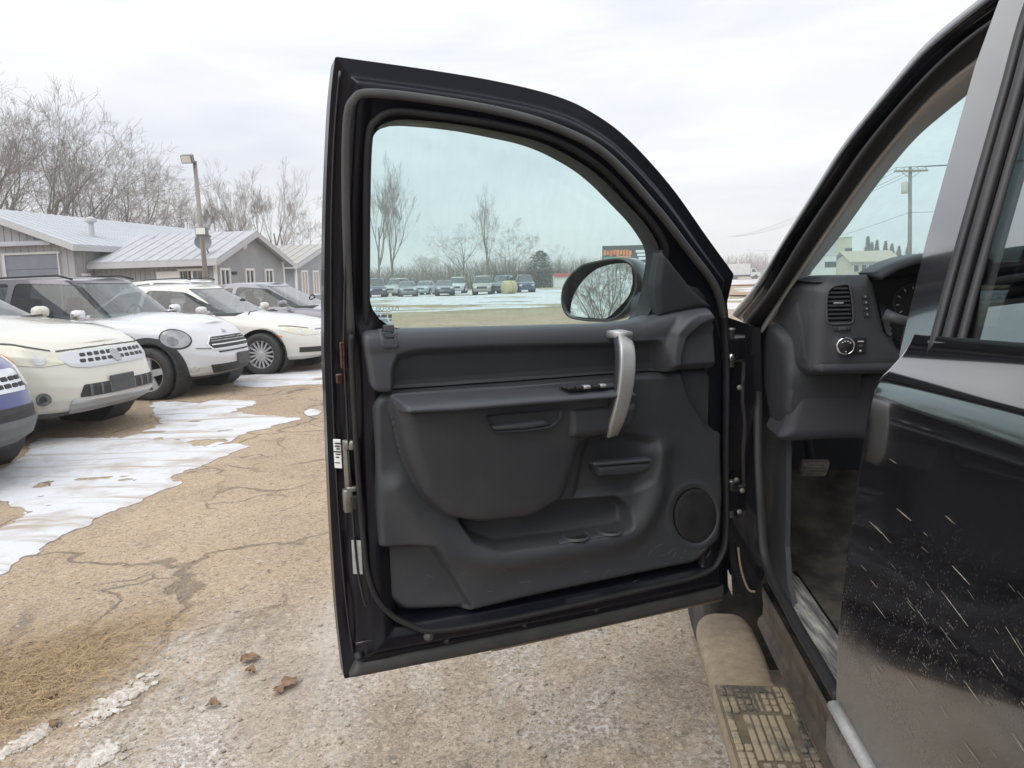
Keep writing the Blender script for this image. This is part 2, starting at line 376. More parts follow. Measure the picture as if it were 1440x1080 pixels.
def snow_patch(px=None, name='snow_patch', world=None, res=.06, h=.022, edge=.35, wob=.12, mat=None, seed=1, kind='structure', ws=3.):
    P = np.array([atz(x, y)[:2] for x, y in px]) if world is None else np.array(world)
    P = catmull(P, 5, True); lo, hi = P.min(0)-.3, P.max(0)+.3
    xs = np.arange(lo[0], hi[0], res); ys = np.arange(lo[1], hi[1], res); Xg, Yg = np.meshgrid(xs, ys, indexing='ij')
    d = sdf(P, Xg, Yg) + (vnoise(Xg*ws, Yg*ws, seed, 4)-.5)*2*wob
    # thin or melted-through spots
    mel = vnoise(Xg*2.1*(1 if ws > 1 else .1)+5, Yg*2.6*(1 if ws > 1 else .16), seed+9, 5); d = np.maximum(d+(vnoise(Xg*11, Yg*11, seed+2, 3)-.5)*.10*min(1, edge*4), (mel-(.72 if ws > 1 else .60))*(.6*ws/3 if ws > 1 else 6.))
    z = .004 + h*dome(d, edge)*(.25+1.1*vnoise(Xg*1.7, Yg*1.7, seed+5, 5))
    V, Fc = clip_surface(np.dstack([Xg, Yg, z]), d, (0, 0, -.02))
    V[:, 2] = np.maximum(V[:, 2], .001)
    o = mesh_obj(name, V, Fc, mat or SNOW); o['kind'] = kind; return o
snow_patch([(-60, 850), (-20, 822), (40, 788), (110, 742), (190, 705), (252, 681), (238, 672), (296, 652), (343, 629), (322, 621), (362, 606), (421, 590), (396, 586), (335, 581), (330, 573), (292, 568), (240, 565), (214, 569), (226, 592), (205, 607), (150, 616), (90, 617), (52, 619), (28, 645), (-10, 668), (-40, 690), (-10, 700), (20, 708), (34, 724), (10, 742), (-30, 752), (-60, 770)], seed=3, res=.03, wob=.07)
snow_patch([(318, 533), (360, 527), (420, 521), (480, 520), (480, 538), (420, 541), (372, 545), (335, 543)], seed=4, res=.06, wob=.1)
snow_patch([(286, 566), (320, 563), (356, 565), (340, 574), (300, 577)], seed=5, wob=.08)
snow_patch([(428, 579), (440, 577), (452, 579), (446, 584), (432, 585)], seed=6, res=.03, wob=.02, edge=.06)
snow_patch([(440, 428), (520, 431), (520, 440), (400, 444)], seed=8, res=.3, wob=.3)
# ridges of dirty ice by the lane
def ice_ridge(pts, wd, h, seed):
    P = catmull([atz(x, y) for x, y in pts], 30); r = np.random.default_rng(seed); V = []; Fc = []; n = 0
    bm = bmesh.new(); bmesh.ops.create_icosphere(bm, subdivisions=1, radius=1); bm.verts.index_update(); bv = np.array([v.co[:] for v in bm.verts]); bf = [[v.index for v in f.verts] for f in bm.faces]; bm.free()
    for k in range(520):
        t = r.random(); p = P[int(t*(len(P)-1))]; e = math.sin(math.pi*t)**.6; c = p+np.array([r.normal(0, wd*.55)*e, r.normal(0, wd*.55)*e, 0]); q = np.exp(-((c-p)@(c-p))/(wd*wd)); s_ = (.0010+r.exponential(.0026))*(.5+e); s_ = min(s_, .011)
        V.append(bv*np.array([r.uniform(.8, 1.8), r.uniform(.8, 1.8), r.uniform(.5, .9)])*s_*r.uniform(.75, 1.25, (len(bv), 1))+c+np.array([0, 0, h*q*r.uniform(.0, .8)*e+s_*.2])); Fc += [[a+n for a in f] for f in bf]; n += len(bv)
    return mesh_obj('ice_ridge', np.vstack(V), Fc, ICE, None, False)
ICE = pm('dirty_ice', (.66, .63, .58), (.40, .35, .29), 22, .6, bump=.5, bscale=60, bdist=.01)
for q, (pts, wd, h, sd, lb) in enumerate((([(120, 1022), (150, 1000), (180, 975), (222, 945)], .05, .008, 1, 'long dirty white ice ridge beside the straw on the left'),
        ([(5, 1062), (40, 1042), (72, 1018)], .035, .005, 2, 'low ice ridge at the lower left corner of the lot'), ([(118, 1085), (142, 1066), (158, 1048)], .03, .005, 3, 'small ice ridge at the bottom edge below the longer one'))):
    tag(ice_ridge(pts, wd, h, sd), lb, 'ice', 'ridges of dirty ice on the lot')
# straw blown into the lot, pebbles, dead leaves
def straw():
    V = []; Fc = []; r = np.random.default_rng(5)
    cen = [atz(*q)[:2] for q in ((0, 1000), (40, 960), (90, 930), (130, 905), (20, 940), (70, 975), (180, 895), (-30, 990), (110, 950), (-60, 940), (0, 960))]
    for i in range(7500):
        c = cen[r.integers(len(cen))]; x, y = c + r.normal(0, .13, 2)*np.array([1, 1.3]); a = r.random()*math.pi*2; L = r.uniform(.02, .09); b = r.normal(0, .5); z = r.uniform(.004, .018)
        p = np.array([x, y, z]); n0 = len(V); wv = r.uniform(.0004, .0009)
        for k in range(4):
            s = np.array([-math.sin(a), math.cos(a), 0])*wv; V += [p-s, p+s+np.array([0, 0, wv*.8])]; p = p+np.array([math.cos(a), math.sin(a), 0])*L/3; p[2] = max(.003, p[2]+r.normal(0, .004)); a += b/3
        for k in range(3): Fc.append((n0+2*k, n0+2*k+1, n0+2*k+3, n0+2*k+2))
    o = mesh_obj('straw', V, Fc, pm('straw', (.50, .36, .20), (.30, .215, .12), 30, .8), None, False)
    tag(o, 'dry straw blown in a thin mat over the lot', 'straw', kind='stuff')
straw()
ICO = None
def pebbles():
    bm = bmesh.new(); bmesh.ops.create_icosphere(bm, subdivisions=1, radius=1); bv = np.array([v.co[:] for v in bm.verts]); bm.verts.index_update(); bf = [[v.index for v in f.verts] for f in bm.faces]; bm.free()
    V = []; Fc = []; r = np.random.default_rng(9); n = 0
    for i in range(9000):
        Y = 1.7+abs(r.normal(0, 1.7)); X = r.uniform(-1.2, .9)*max(Y*.75, 1.2)
        if X > .48 and Y < 2.6: continue
        s = min(.0016+r.exponential(.0016), .011); q = bv*np.array([s*r.uniform(.8, 1.5), s*r.uniform(.8, 1.5), s*r.uniform(.5, .9)])*r.uniform(.8, 1.2, (len(bv), 1))
        V.append(q+np.array([X, Y, s*.3])); Fc += [[k+n for k in f] for f in bf]; n += len(bv)
    o = mesh_obj('gravel', np.vstack(V), Fc, pm('pebble', (.46, .40, .32), (.25, .215, .175), 7, .85, sharp=(.42, .62)), None, False)
    tag(o, 'loose small stones scattered on the sandy lot', 'gravel', kind='stuff')
pebbles()
LEAF = pm('dead_leaf', (.27, .165, .09), (.16, .10, .06), 40, .75)
def leaf(px, L, a, k):
    p = atz(*px); t = np.linspace(0, 1, 9); r = np.random.default_rng(k); V = []
    for i, q in enumerate(t):
        w_ = L*.32*math.sin(math.pi*min(q*1.05, 1))**.7*(1+.35*(i % 2)); zc = .006+.012*math.sin(math.pi*q)*r.uniform(.5, 1.2)
        for sx in (-1, -.4, .4, 1): V.append((L*(q-.5), sx*w_, zc+.012*abs(sx)**2*r.uniform(.2, 1.1)))
    V = np.array(V); c, s = math.cos(a), math.sin(a); V = np.stack([V[:, 0]*c-V[:, 1]*s, V[:, 0]*s+V[:, 1]*c, V[:, 2]], 1)+p
    Fc = [(i*4+j, i*4+j+1, i*4+j+5, i*4+j+4) for i in range(8) for j in range(3)]
    return mesh_obj('dead_leaf', V, Fc, LEAF)
for i, (px, L, a) in enumerate((((352, 930), .07, .4), ((408, 965), .075, 1.2), ((392, 975), .05, 2.2), ((300, 995), .05, .1), ((352, 948), .045, 2.8), ((70, 985), .05, .6), ((78, 1022), .045, 1.7))):
    tag(leaf(px, L, a, i), ('brown dead leaf on the slush, uppermost of those left of the door', 'largest brown dead leaf lying left of the lower door corner', 'small dead leaf touching the largest dead leaf', 'dead leaf to the right of the long ice ridge', 'small dead leaf just below the uppermost leaf', 'dead leaf at the lower edge of the straw', 'lowest dead leaf near the lower left corner')[i], 'leaf', 'dead leaves on the lot')

# snowfield and verges far away
FS = []
snow_patch(None, 'snow_field', [(-34, 39), (-20, 36), (-8, 34.5), (3, 36), (9, 38), (12, 48), (16, 60), (22, 80), (10, 96), (-20, 96), (-60, 92), (-60, 60), (-44, 46)], .5, .05, 1.2, 1.6, SNOWF, 11, ws=.35)
snow_patch(None, 'snow_field', [(18, 52), (30, 50), (44, 56), (60, 70), (60, 84), (36, 80), (22, 70)], .5, .05, 1.2, 1.5, SNOWF, 12, ws=.35)
snow_patch(None, 'snow_field', [(16, 98), (60, 92), (120, 98), (140, 150), (80, 160), (34, 150)], 1., .05, 2, 4, SNOWF, 13, ws=.2)
snow_patch(None, 'snow_field', [(8, 30), (13, 27), (24, 30), (40, 30), (44, 42), (26, 44), (12, 40)], .3, .05, 1., 1.2, SNOWF, 14, ws=.5)
dirt = pm('bare_dirt', (.38, .22, .11), (.30, .2, .12), .3, .9)
def flat_patch(name, poly, mat, z):
    P = catmull(poly, 6, True); V = [(x, y, z) for x, y in P]; o = mesh_obj(name, V, [list(range(len(V)))], mat, None, False); o['kind'] = 'structure'; return o
flat_patch('dirt_verge', [(14, 44), (24, 43), (34, 46), (34, 50), (22, 51), (15, 49)], dirt, .09)
flat_patch('dirt_verge', [(24, 82), (50, 80), (64, 86), (60, 92), (34, 92)], dirt, .09)
road = pm('road_asphalt', (.075, .075, .08), (.11, .105, .1), 1.2, .85)
flat_patch('road', [(-160, 158), (0, 160), (160, 166), (260, 172), (260, 181), (160, 175), (0, 169), (-160, 167)], road, .03)

# ------------------------------------------------------------------ trees
BARK = pm('bark', (.15, .13, .11), (.24, .21, .18), 3, .9, bump=.4, bscale=20, bdist=.02)
TWIG = pm('twig', (.20, .17, .145), (.29, .25, .21), 1.5, .9)
def tree_mesh(seed, h, spread, up, trunks=1, levels=5, lean=.05, dens=1., r0=None, sides=3, first=.18):
    r = np.random.default_rng(seed); S = [[], []]
    def grow(p, d, L, rad, lev):
        n = 5 if lev < 2 else 3; seg = L/n; pts = [p]
        for i in range(n):
            d = d + r.normal(0, .07+.035*lev, 3) + np.array([0, 0, up*(.10 if lev else .02)]); d = d/np.linalg.norm(d)
            q = p+d*seg; ra = rad*(1-.55*i/n); rb = rad*(1-.55*(i+1)/n)
            S[0 if lev < 2 else 1].append((p, q, ra, rb)); p = q; pts.append((p, d, rb))
        if lev >= levels: return
        nb = int(r.integers(3, 6)*dens*(1.9 if lev == 0 else 1.)) or 1
        for k in range(nb):
            t = r.uniform(first if lev == 0 else .25, 1.); i = min(int(t*n), n-1); bp, bd, br = pts[i+1]
            a = np.cross(bd, r.normal(0, 1, 3)); a /= np.linalg.norm(a)+1e-9; ang = r.uniform(.35, .8)*spread
            nd = bd*math.cos(ang)+a*math.sin(ang); nd /= np.linalg.norm(nd)
            grow(bp, nd, L*r.uniform(.42, .72)*(1.12-.35*t if lev == 0 else 1), br*r.uniform(.5, .72), lev+1)
        if lev > 0: grow(pts[-1][0], pts[-1][1], L*r.uniform(.5, .7), pts[-1][2]*.9, lev+1)
    for k in range(trunks):
        a = r.random()*6.28; d = np.array([math.cos(a)*lean*(2.5 if trunks > 1 else 1), math.sin(a)*lean*(2.5 if trunks > 1 else 1), 1.]); d /= np.linalg.norm(d)
        grow(np.array([math.cos(a)*.25*(trunks > 1), math.sin(a)*.25*(trunks > 1), -.1]), d, h*(.62 if trunks == 1 else .52)*r.uniform(.9, 1.05), (r0 or h*.016)*(1 if trunks == 1 else .8), 0)
    out = []
    for q, k in ((0, 6), (1, sides)):
        A = np.array([s[0] for s in S[q]]); B = np.array([s[1] for s in S[q]]); ra = np.array([s[2] for s in S[q]]); rb = np.array([s[3] for s in S[q]])
        if q: ra = np.maximum(ra, .008); rb = np.maximum(rb, .006)
        D = B-A; D /= np.linalg.norm(D, axis=1, keepdims=True)+1e-9; t = np.where(np.abs(D[:, 2:3]) < .9, np.array([[0, 0, 1.]]), np.array([[1., 0, 0]]))
        a = np.cross(D, t); a /= np.linalg.norm(a, axis=1, keepdims=True)+1e-9; b = np.cross(D, a); m = len(A); V = np.zeros((m, 2*k, 3))
        for j in range(k):
            c_, s_ = math.cos(6.2832*j/k), math.sin(6.2832*j/k); off = a*c_+b*s_
            V[:, j] = A+off*ra[:, None]; V[:, k+j] = B+off*rb[:, None]
        base = np.array([(j, (j+1) % k, k+(j+1) % k, k+j) for j in range(k)]); Fc = (base[None]+(np.arange(m)*2*k)[:, None, None]).reshape(-1, 4)
        me = bpy.data.meshes.new('branches'); me.from_pydata(V.reshape(-1, 3).tolist(), [], Fc.tolist()); me.materials.append(TWIG if q else BARK)
        me.polygons.foreach_set('use_smooth', [True]*len(me.polygons)); me.update(); out.append(me)
    return out
TREES = [tree_mesh(1, 15, 1.05, .5, 3, 5, .12, .85), tree_mesh(2, 14, 1.15, .4, 1, 5, .05, .95, first=.25), tree_mesh(3, 16, .55, 1.1, 2, 5, .05, .85), tree_mesh(4, 15, .5, 1.2, 1, 5, .02, .9),
         tree_mesh(15, 10, 1.2, .35, 2, 5, .1, .85), tree_mesh(6, 12, 1.0, .5, 4, 5, .10, .65)]
def tree(kind, px, Y, top, label, group, rot=0., wide=1.):
    """px: image column of the trunk, Y: distance, top: image row of the crown's tip"""
    b = aty(px, 400, Y); t = aty(px, top, Y); hgt = t[2]
    mt, mc = TREES[kind]; zmax = HT[kind]; s = hgt/zmax
    o = thing('bare_tree', label, 'tree', (b[0], Y, 0), rot, group); o.scale = (s*wide, s*wide, s)
    for nm, me in (('trunk', mt), ('crown', mc)):
        c = bpy.data.objects.new(nm, me); COL.objects.link(c); c.parent = o
    return o
HT = [max(v.co.z for me in t for v in me.vertices) for t in TREES]
G1 = 'bare trees behind the grey building'
for k, px, Y, top, lb, rot, wd in ((0, 25, 46, 62, 'tallest bare tree at the far left edge behind the garage', .3, .9), (0, 75, 49, 140, 'bare tree with several trunks above the garage roof ridge', 1.7, 1.0), (5, -30, 44, 110, 'bare tree cut by the left edge of the picture', 4.7, 1.2),
        (1, 118, 48, 166, 'bare tree above the roof vent pipe of the garage', 2.9, 1.1), (5, 165, 52, 172, 'wide bare tree left of the light pole with arching limbs', 4.1, 1.15), (1, 205, 56, 215, 'lower bare tree between the wide tree and the light pole', .9, 1.0),
        (4, 240, 60, 250, 'small bare tree just left of the light pole', 2.2, 1.1), (2, 284, 62, 246, 'bare tree standing behind the light pole', 5.2, .9), (2, 318, 64, 236, 'slim bare tree right of the light pole', 3.3, .9),
        (2, 358, 63, 222, 'tall twin-trunk bare tree above the office gable', .2, .95), (3, 388, 61, 216, 'tall straight bare tree right of the office gable', 1.1, .9), (4, 428, 64, 272, 'small bare tree beside the door frame edge', 2.0, .8), ):
    tree(k, px, Y, top, lb, G1, rot, wd)
G2 = 'bare trees beyond the snowy car lot'
for k, px, Y, top, lb, rot, wd in ((3, 530, 92, 212, 'tall bare tree at the left side of the door glass', .4, .8), (2, 552, 95, 228, 'second tall bare tree from the left side of the door glass', 1.4, .75), (1, 652, 104, 310, 'round-topped bare tree in the middle of the door glass', .0, 1.25),
        (3, 688, 106, 254, 'tallest bare tree in the middle of the door glass', 2.1, .8), (4, 712, 108, 306, 'bushy bare tree touching the tallest tree in the door glass', 1.2, 1.1), (0, 596, 125, 352, 'low bare tree left of the round-topped tree', .8, 1.2), (4, 782, 112, 341, 'small bare tree left of the billboard', 3.4, .9)):
    tree(k, px, Y, top, lb, G2, rot, wd)
# trees standing behind and left of the photographer: seen in the door mirror and the paint
G3 = 'bare trees reflected in the mirror and paint'
for i, (k, x, y, s, rot) in enumerate(((5, -54, -17, 1.0, .3), (1, -60, -23, 1.15, 1.), (0, -66, -19, 1.2, 2.2), (1, -70, -29, 1.3, 3.), (0, -38, 6, .9, 4))):
    o = thing('bare_tree', ('many-stemmed bare tree in the middle of the mirror glass', 'bare tree in the mirror, left of the many-stemmed one', 'bare tree at the right side of the mirror glass', 'farthest bare tree at the left side of the mirror glass', 'bare tree reflected in the rear door glass')[i], 'tree', (x, y, 0), rot, G3); o.scale = (s, s, s)
    for nm, me in zip(('trunk', 'crown'), TREES[k]):
        c = bpy.data.objects.new(nm, me); COL.objects.link(c); c.parent = o
# far thicket and scrub: reads as one mass
def thicket(name, label, x0, x1, Y, h, n, seed, mat, jag=.5):
    r = np.random.default_rng(seed); V = []; Fc = []
    for i in range(n):
        x = r.uniform(x0, x1); y = Y+r.uniform(-6, 6); H_ = h*(.45+.75*vnoise(np.array([x*.12]), np.array([3.]), seed)[0])*r.uniform(.6, 1.05); p = np.array([x, y, 0.]); a = r.normal(0, .30, 2); rad = r.uniform(.012, .035)*h/4
        for k in range(4):
            q = p+np.array([a[0], a[1], 1])*H_/4*(1-.1*k); n0 = len(V); ww = rad*(1-.2*k)
            V += [p+[-ww, 0, 0], p+[ww, 0, 0], p+[0, ww, 0], q+[-ww*.75, 0, 0], q+[ww*.75, 0, 0], q+[0, ww*.75, 0]]
            Fc += [(n0, n0+1, n0+4, n0+3), (n0+1, n0+2, n0+5, n0+4), (n0+2, n0, n0+3, n0+5)]
            for e in range(4):
                u_ = r.uniform(0, 1); b = p*(1-u_)+q*u_; e_ = b+np.array([r.normal(0, .7), r.normal(0, .7), r.uniform(.0, .7)])*H_*.26; n0 = len(V); ww2 = ww*.5
                V += [b+[-ww2, 0, 0], b+[ww2, 0, 0], e_+[ww2*.5, 0, 0], e_+[-ww2*.5, ww2*.5, 0]]; Fc.append((n0, n0+1, n0+2, n0+3))
            p = q; a = a+r.normal(0, .12, 2)
    tag(mesh_obj(name, np.array(V), Fc, mat, None, False), label, 'thicket', kind='stuff')
SCRUB = pm('scrub', (.15, .125, .105), (.21, .18, .15), .5, .95)
thicket('thicket', 'hazy brown line of scrub beyond the parked far cars', -48, 14, 118, 6.0, 2600, 3, SCRUB)
thicket('thicket', 'pale line of bare trees on the horizon right of the door', 40, 190, 260, 11, 1800, 4, SCRUB)
thicket('thicket', 'brown undergrowth behind the grey building', -52, -12, 58, 3.0, 700, 5, pm('undergrowth', (.24, .15, .105), (.3, .21, .15), .5, .95))
# evergreens
NEEDLE = pm('needles', (.045, .065, .045), (.085, .105, .07), 2, .85)
def conifer(px, Y, top, label, wd=.25, seed=1, bushy=False):
    b = aty(px, 400, Y); H_ = aty(px, top, Y)[2]; r = np.random.default_rng(seed); o = thing('evergreen_tree', label, 'tree', (b[0], Y, 0), 0, 'evergreens on the horizon')
    MB().tube([(0, 0, 0), (0, 0, H_*.95)], [H_*.02, H_*.004], 6).build('trunk', BARK, o, True)
    V = []; Fc = []
    for i in range(1500):
        t = r.uniform(.06, 1)**.9; rr = H_*wd*((1-t)**.8 if not bushy else math.sqrt(max(0, 1-(2*t-1)**2))*.9+.05)*r.uniform(.15, 1.); a = r.random()*6.283; c = np.array([math.cos(a)*rr, math.sin(a)*rr, H_*t-rr*.25]); s = H_*.022*r.uniform(.6, 1.6); n0 = len(V)
        u_ = np.array([math.cos(a), math.sin(a), -.35])*s*1.6; v_ = np.array([-math.sin(a), math.cos(a), r.normal(0, .4)])*s*.7
        V += [c-u_, c-v_, c+u_, c+v_]; Fc.append((n0, n0+1, n0+2, n0+3))
    mesh_obj('crown', V, Fc, NEEDLE, o, False)
for i, (px, Y, top, wd) in enumerate(((1218, 210, 333, .20), (1224, 206, 341, .22), (1231, 214, 338, .18), (1243, 205, 339, .2), (1252, 204, 343, .26), (1262, 208, 346, .26), (1275, 206, 342, .24))):
    conifer(px, Y, top, ('tallest evergreen seen through the windshield', 'evergreen overlapping the tallest one on its right', 'third evergreen from the left in the windshield', 'evergreen left of the wide dark ones in the windshield', 'wide evergreen in the middle of the windshield row', 'wide evergreen close to the utility pole', 'evergreen directly at the utility pole')[i], wd, i+20)
conifer(760, 112, 352, 'dark round bush-like evergreen left of the billboard through the door glass', .42, 31, True)
# ------------------------------------------------------------------ grey building
SID = pm('grey_siding', (.30, .305, .32), (.36, .365, .38), 1.2, .75); SID2 = pm('grey_boards', (.27, .275, .29), (.33, .335, .35), 1.5, .75)
ROOF = pm('snowy_metal_roof', (.40, .425, .455), (.47, .49, .52), .9, .5, stretch=(3, .4, 1)); ROOF2 = pm('shingle_roof', (.37, .38, .40), (.45, .46, .475), 3, .8)
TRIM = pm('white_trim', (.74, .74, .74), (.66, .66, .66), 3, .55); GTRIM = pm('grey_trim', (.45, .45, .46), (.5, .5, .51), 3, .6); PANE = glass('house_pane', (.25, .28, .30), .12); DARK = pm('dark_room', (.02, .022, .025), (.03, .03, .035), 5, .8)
GDOOR = pm('garage_door', (.14, .16, .20), (.18, .20, .24), 2, .5); BOARDED = pm('plywood', (.5, .38, .27), (.42, .33, .25), 4, .8)
def gable_building(name, label, loc, rotz, W_, Ln, eave, peak, roofm, wallm, axis='y', ribs=.3, over=.35):
    """ridge along local y (axis 'y') or local x; footprint x in [-W_,0], y in [0,Ln]"""
    o = thing(name, label, 'building', loc, rotz)
    w = MB()
    if axis == 'y':
        P = [(-W_, 0, 0), (0, 0, 0), (0, 0, eave), (-W_/2, 0, peak), (-W_, 0, eave)]; w.prism(P, (0, Ln, 0))
        for x in np.arange(-W_+ribs/2, 0, ribs):
            zt = peak-(peak-eave)*abs(x+W_/2)/(W_/2); w.box((x, -.012, zt/2), (.05, .024, zt-.02))
        for y in np.arange(ribs/2, Ln, ribs): w.box((.012, y, eave/2), (.024, .05, eave-.02))
    else:
        P = [(0, 0, 0), (0, Ln, 0), (0, Ln, eave), (0, Ln/2, peak), (0, 0, eave)]; w.prism(P, (-W_, 0, 0))
        for x in np.arange(-W_+ribs/2, 0, ribs): w.box((x, -.012, eave/2), (.05, .024, eave-.02))
    w.build('wall', wallm, o)
    th = .09; r = MB(); sl = (peak-eave)/((W_ if axis == 'y' else Ln)/2)
    for s in (-1, 1):
        if axis == 'y':
            a = np.array([-W_/2, -over, peak+.03]); hw = W_/2+over; e = np.array([-W_/2+s*hw, -over, peak+.03-sl*hw]); q = np.array([0, Ln+2*over, 0])
        else:
            a = np.array([over, Ln/2, peak+.03]); hw = Ln/2+over; e = np.array([over, Ln/2+s*hw, peak+.03-sl*hw]); q = np.array([-W_-over, 0, 0])
        r.prism([a, e, e+[0, 0, th], a+[0, 0, th]], q)
        n = int(np.linalg.norm(q)/.45)
        for k in range(1, n):
            b0 = a+q*k/n+[0, 0, th]; e0 = e+q*k/n+[0, 0, th]; w_ = q/np.linalg.norm(q)*.022; r.prism([b0-w_, e0-w_, e0+w_, b0+w_], (0, 0, .022))
    r.build('roof', roofm, o)
    f = MB()
    for s in (-1, 1):
        if axis == 'y':
            hw = W_/2+over; f.prism([(-W_/2, -over-.03, peak+.05), (-W_/2+s*hw, -over-.03, peak+.05-sl*hw), (-W_/2+s*hw, -over-.03, peak-.13-sl*hw), (-W_/2, -over-.03, peak-.13)], (0, .028, 0))
            f.box((-W_/2+s*(hw+.02), Ln/2, peak-.04-sl*hw), (.06, Ln+2*over, .16))
        else:
            hw = Ln/2+over; f.prism([(over+.03, Ln/2, peak+.05), (over+.03, Ln/2+s*hw, peak+.05-sl*hw), (over+.03, Ln/2+s*hw, peak-.13-sl*hw), (over+.03, Ln/2, peak-.13)], (-.028, 0, 0))
            f.box((-W_/2+over/2, Ln/2+s*(hw+.02), peak-.05-sl*hw), (W_+over, .06, .17))
    f.build('fascia', GTRIM, o)
    return o
def window(o, c, wv, hv, face, boarded=False):
    """c: centre on the wall, face 'f' (local -y) or 'r' (local +x); two panes side by side"""
    A = np.array([1., 0, 0]) if face == 'f' else np.array([0, 1., 0]); Nn = np.array([0, -1., 0]) if face == 'f' else np.array([1., 0, 0]); Z = np.array([0, 0, 1.]); c = np.array(c, float); t = .09
    ax = (A, Nn, Z); f = MB()
    for s in (-1, 1): f.box(c+A*s*(wv/2-t/2)+Nn*.03, (t, .09, hv), .008, ax); f.box(c+Z*s*(hv/2-t/2)+Nn*.032, (wv-2*t-.002, .086, t), .008, ax)
    f.box(c+Nn*.028, (t*.8, .07, hv-2*t-.002), .006, ax)
    fo = f.build('window', TRIM, o)
    for s in (-1, 1):
        MB().box(c+A*s*(wv/4-t*.15)+Nn*.012, (wv/2-t*1.45, .012, hv-2*t-.01), 0, ax).build('pane', BOARDED if boarded else PANE, fo)
    MB().box(c+Nn*.003, (wv-2*t, .004, hv-2*t), 0, ax).build('dark_backing', DARK, fo)  # dark sheet stands in for the unlit room; the wall behind is solid
RB = -math.radians(10); cb, sb = math.cos(RB), math.sin(RB)
G0 = np.array([-15.97, 27.85])
gar = gable_building('garage_building', 'grey metal garage with blue-grey roll door and pale roof at the far left', (G0[0], G0[1], 0), RB, 7.8, 16, 3.05, 4.45, ROOF, SID, 'y', .32)
def in_bld(px, py, org, rot, plane, val):
    """pixel -> local coordinates on a wall plane ('f': local y = val, 'r': local x = val)"""
    c, s = math.cos(rot), math.sin(rot); o2 = np.array([org[0], org[1], 0.]); ex = np.array([c, s, 0]); ey = np.array([-s, c, 0]); n = ey if plane == 'f' else ex
    d = ray(px, py); t = ((o2+n*val-CP)@n)/(d@n); p = CP+d*t-o2; return np.array([p@ex, p@ey, p[2]])
a = in_bld(8, 358, G0, RB, 'f', 0); b = in_bld(82, 358, G0, RB, 'f', 0); dw = b[0]-a[0]; dz = (a[2]+b[2])/2; dc = (a[0]+b[0])/2
gd = MB()
for k in range(5): gd.box((dc, -.02, dz*(k+.5)/5), (dw, .05, dz/5-.015), .01)
gdo = gd.build('garage_door', GDOOR, gar)
fr = MB(); fr.box((a[0]-.06, -.03, dz/2), (.12, .1, dz)); fr.box((b[0]+.03, -.03, dz/2), (.06, .1, dz)); fr.box((dc, -.03, dz+.04), (dw+.26, .1, .08)); fr.build('door_frame', GTRIM, gar)
q0, q1 = in_bld(-10, 342, G0, RB, 'f', -.2), in_bld(72, 341, G0, RB, 'f', -.2); MB().box(((q0[0]+q1[0])/2, -.14, q1[2]), (q1[0]-q0[0], .24, .17), .02).build('awning_rail', pm('grey_rail', (.42, .44, .5), (.36, .38, .42), 2, .5), gar)
q = in_bld(120, 332, G0, RB, 'f', 2.2); MB().lathe([(.10, 3.0), (.10, 4.0), (.22, 4.05), (.22, 4.17), (.05, 4.25), (0, 4.26)], (-.9, 2.2, 0), (0, 0, 1), 12).build('vent_pipe', GTRIM, gar)
q = in_bld(68, 400, G0, RB, 'f', 0); window(gar, (.0, .5, 1.75), .42, .5, 'r')
# office wing: ridge to the right, gable towards the lot
WL = 5.0; off = np.array([WL, .96]); W0 = G0+np.array([off[0]*cb-off[1]*sb, off[0]*sb+off[1]*cb])
wing = gable_building('office_building', 'low grey office wing with white windows and a front gable behind the cars', (W0[0], W0[1], 0), RB, WL-.03, 5.4, 2.42, 3.45, ROOF2, SID2, 'x', .2)
for px, wv in ((315, .72), (350, .72), (377, .72)):
    c = in_bld(px, 386, W0, RB, 'r', 0); window(wing, (0, c[1], 1.55), wv, 1.05, 'r')
c = in_bld(271, 386, W0, RB, 'f', 0); window(wing, (c[0], 0, 1.5), 1.15, 1.15, 'f')
c = in_bld(183, 398, W0, RB, 'f', 0); window(wing, (c[0], 0, 1.15), .8, .7, 'f')
c = in_bld(237, 395, W0, RB, 'f', 0); d_ = MB().box((c[0], -.03, 1.0), (.9, .06, 2.0), .01).build('door', TRIM, wing); MB().lathe([(.03, 0), (.035, .05), (0, .07)], (c[0]+.36, -.06, 1.0), (0, -1, 0), 10).build('handle', GTRIM, d_)
for y in (.03, 5.37): MB().box((.02, y, 1.2), (.1, .12, 2.38), .01).build('corner_board', TRIM, wing)
c = in_bld(329, 384, W0, RB, 'r', 0); MB().box((.02, c[1], c[2]), (.03, .36, .12), .005).build('name_plate', DARK, wing)
c = in_bld(341, 345, W0, RB, 'r', 0); MB().lathe([(.03, 0), (.12, .04), (.14, .12), (0, .14)], (.01, c[1], c[2]), (1, 0, -.3), 12).build('flood_lamp', TRIM, wing)
dish = MB(); dish.lathe([(0, -.06), (.14, -.04), (.24, .01), (.30, .06)], (-.35, -.02, 3.0), (.5, -.8, .35), 18); dish.tube([(-.35, .3, 2.6), (-.35, .05, 3.0)], .025); dish.build('satellite_dish', pm('dish', (.16, .165, .18), None, rough=.5), wing, True)
for x, z in ((-3.9, 3.35), (-2.9, 3.3)): MB().lathe([(.06, -.4), (.06, .1), (0, .1)], (x, 2.2, z), (0, 0, 1), 10).build('roof_vent', GTRIM if x < -3 else TRIM, wing)
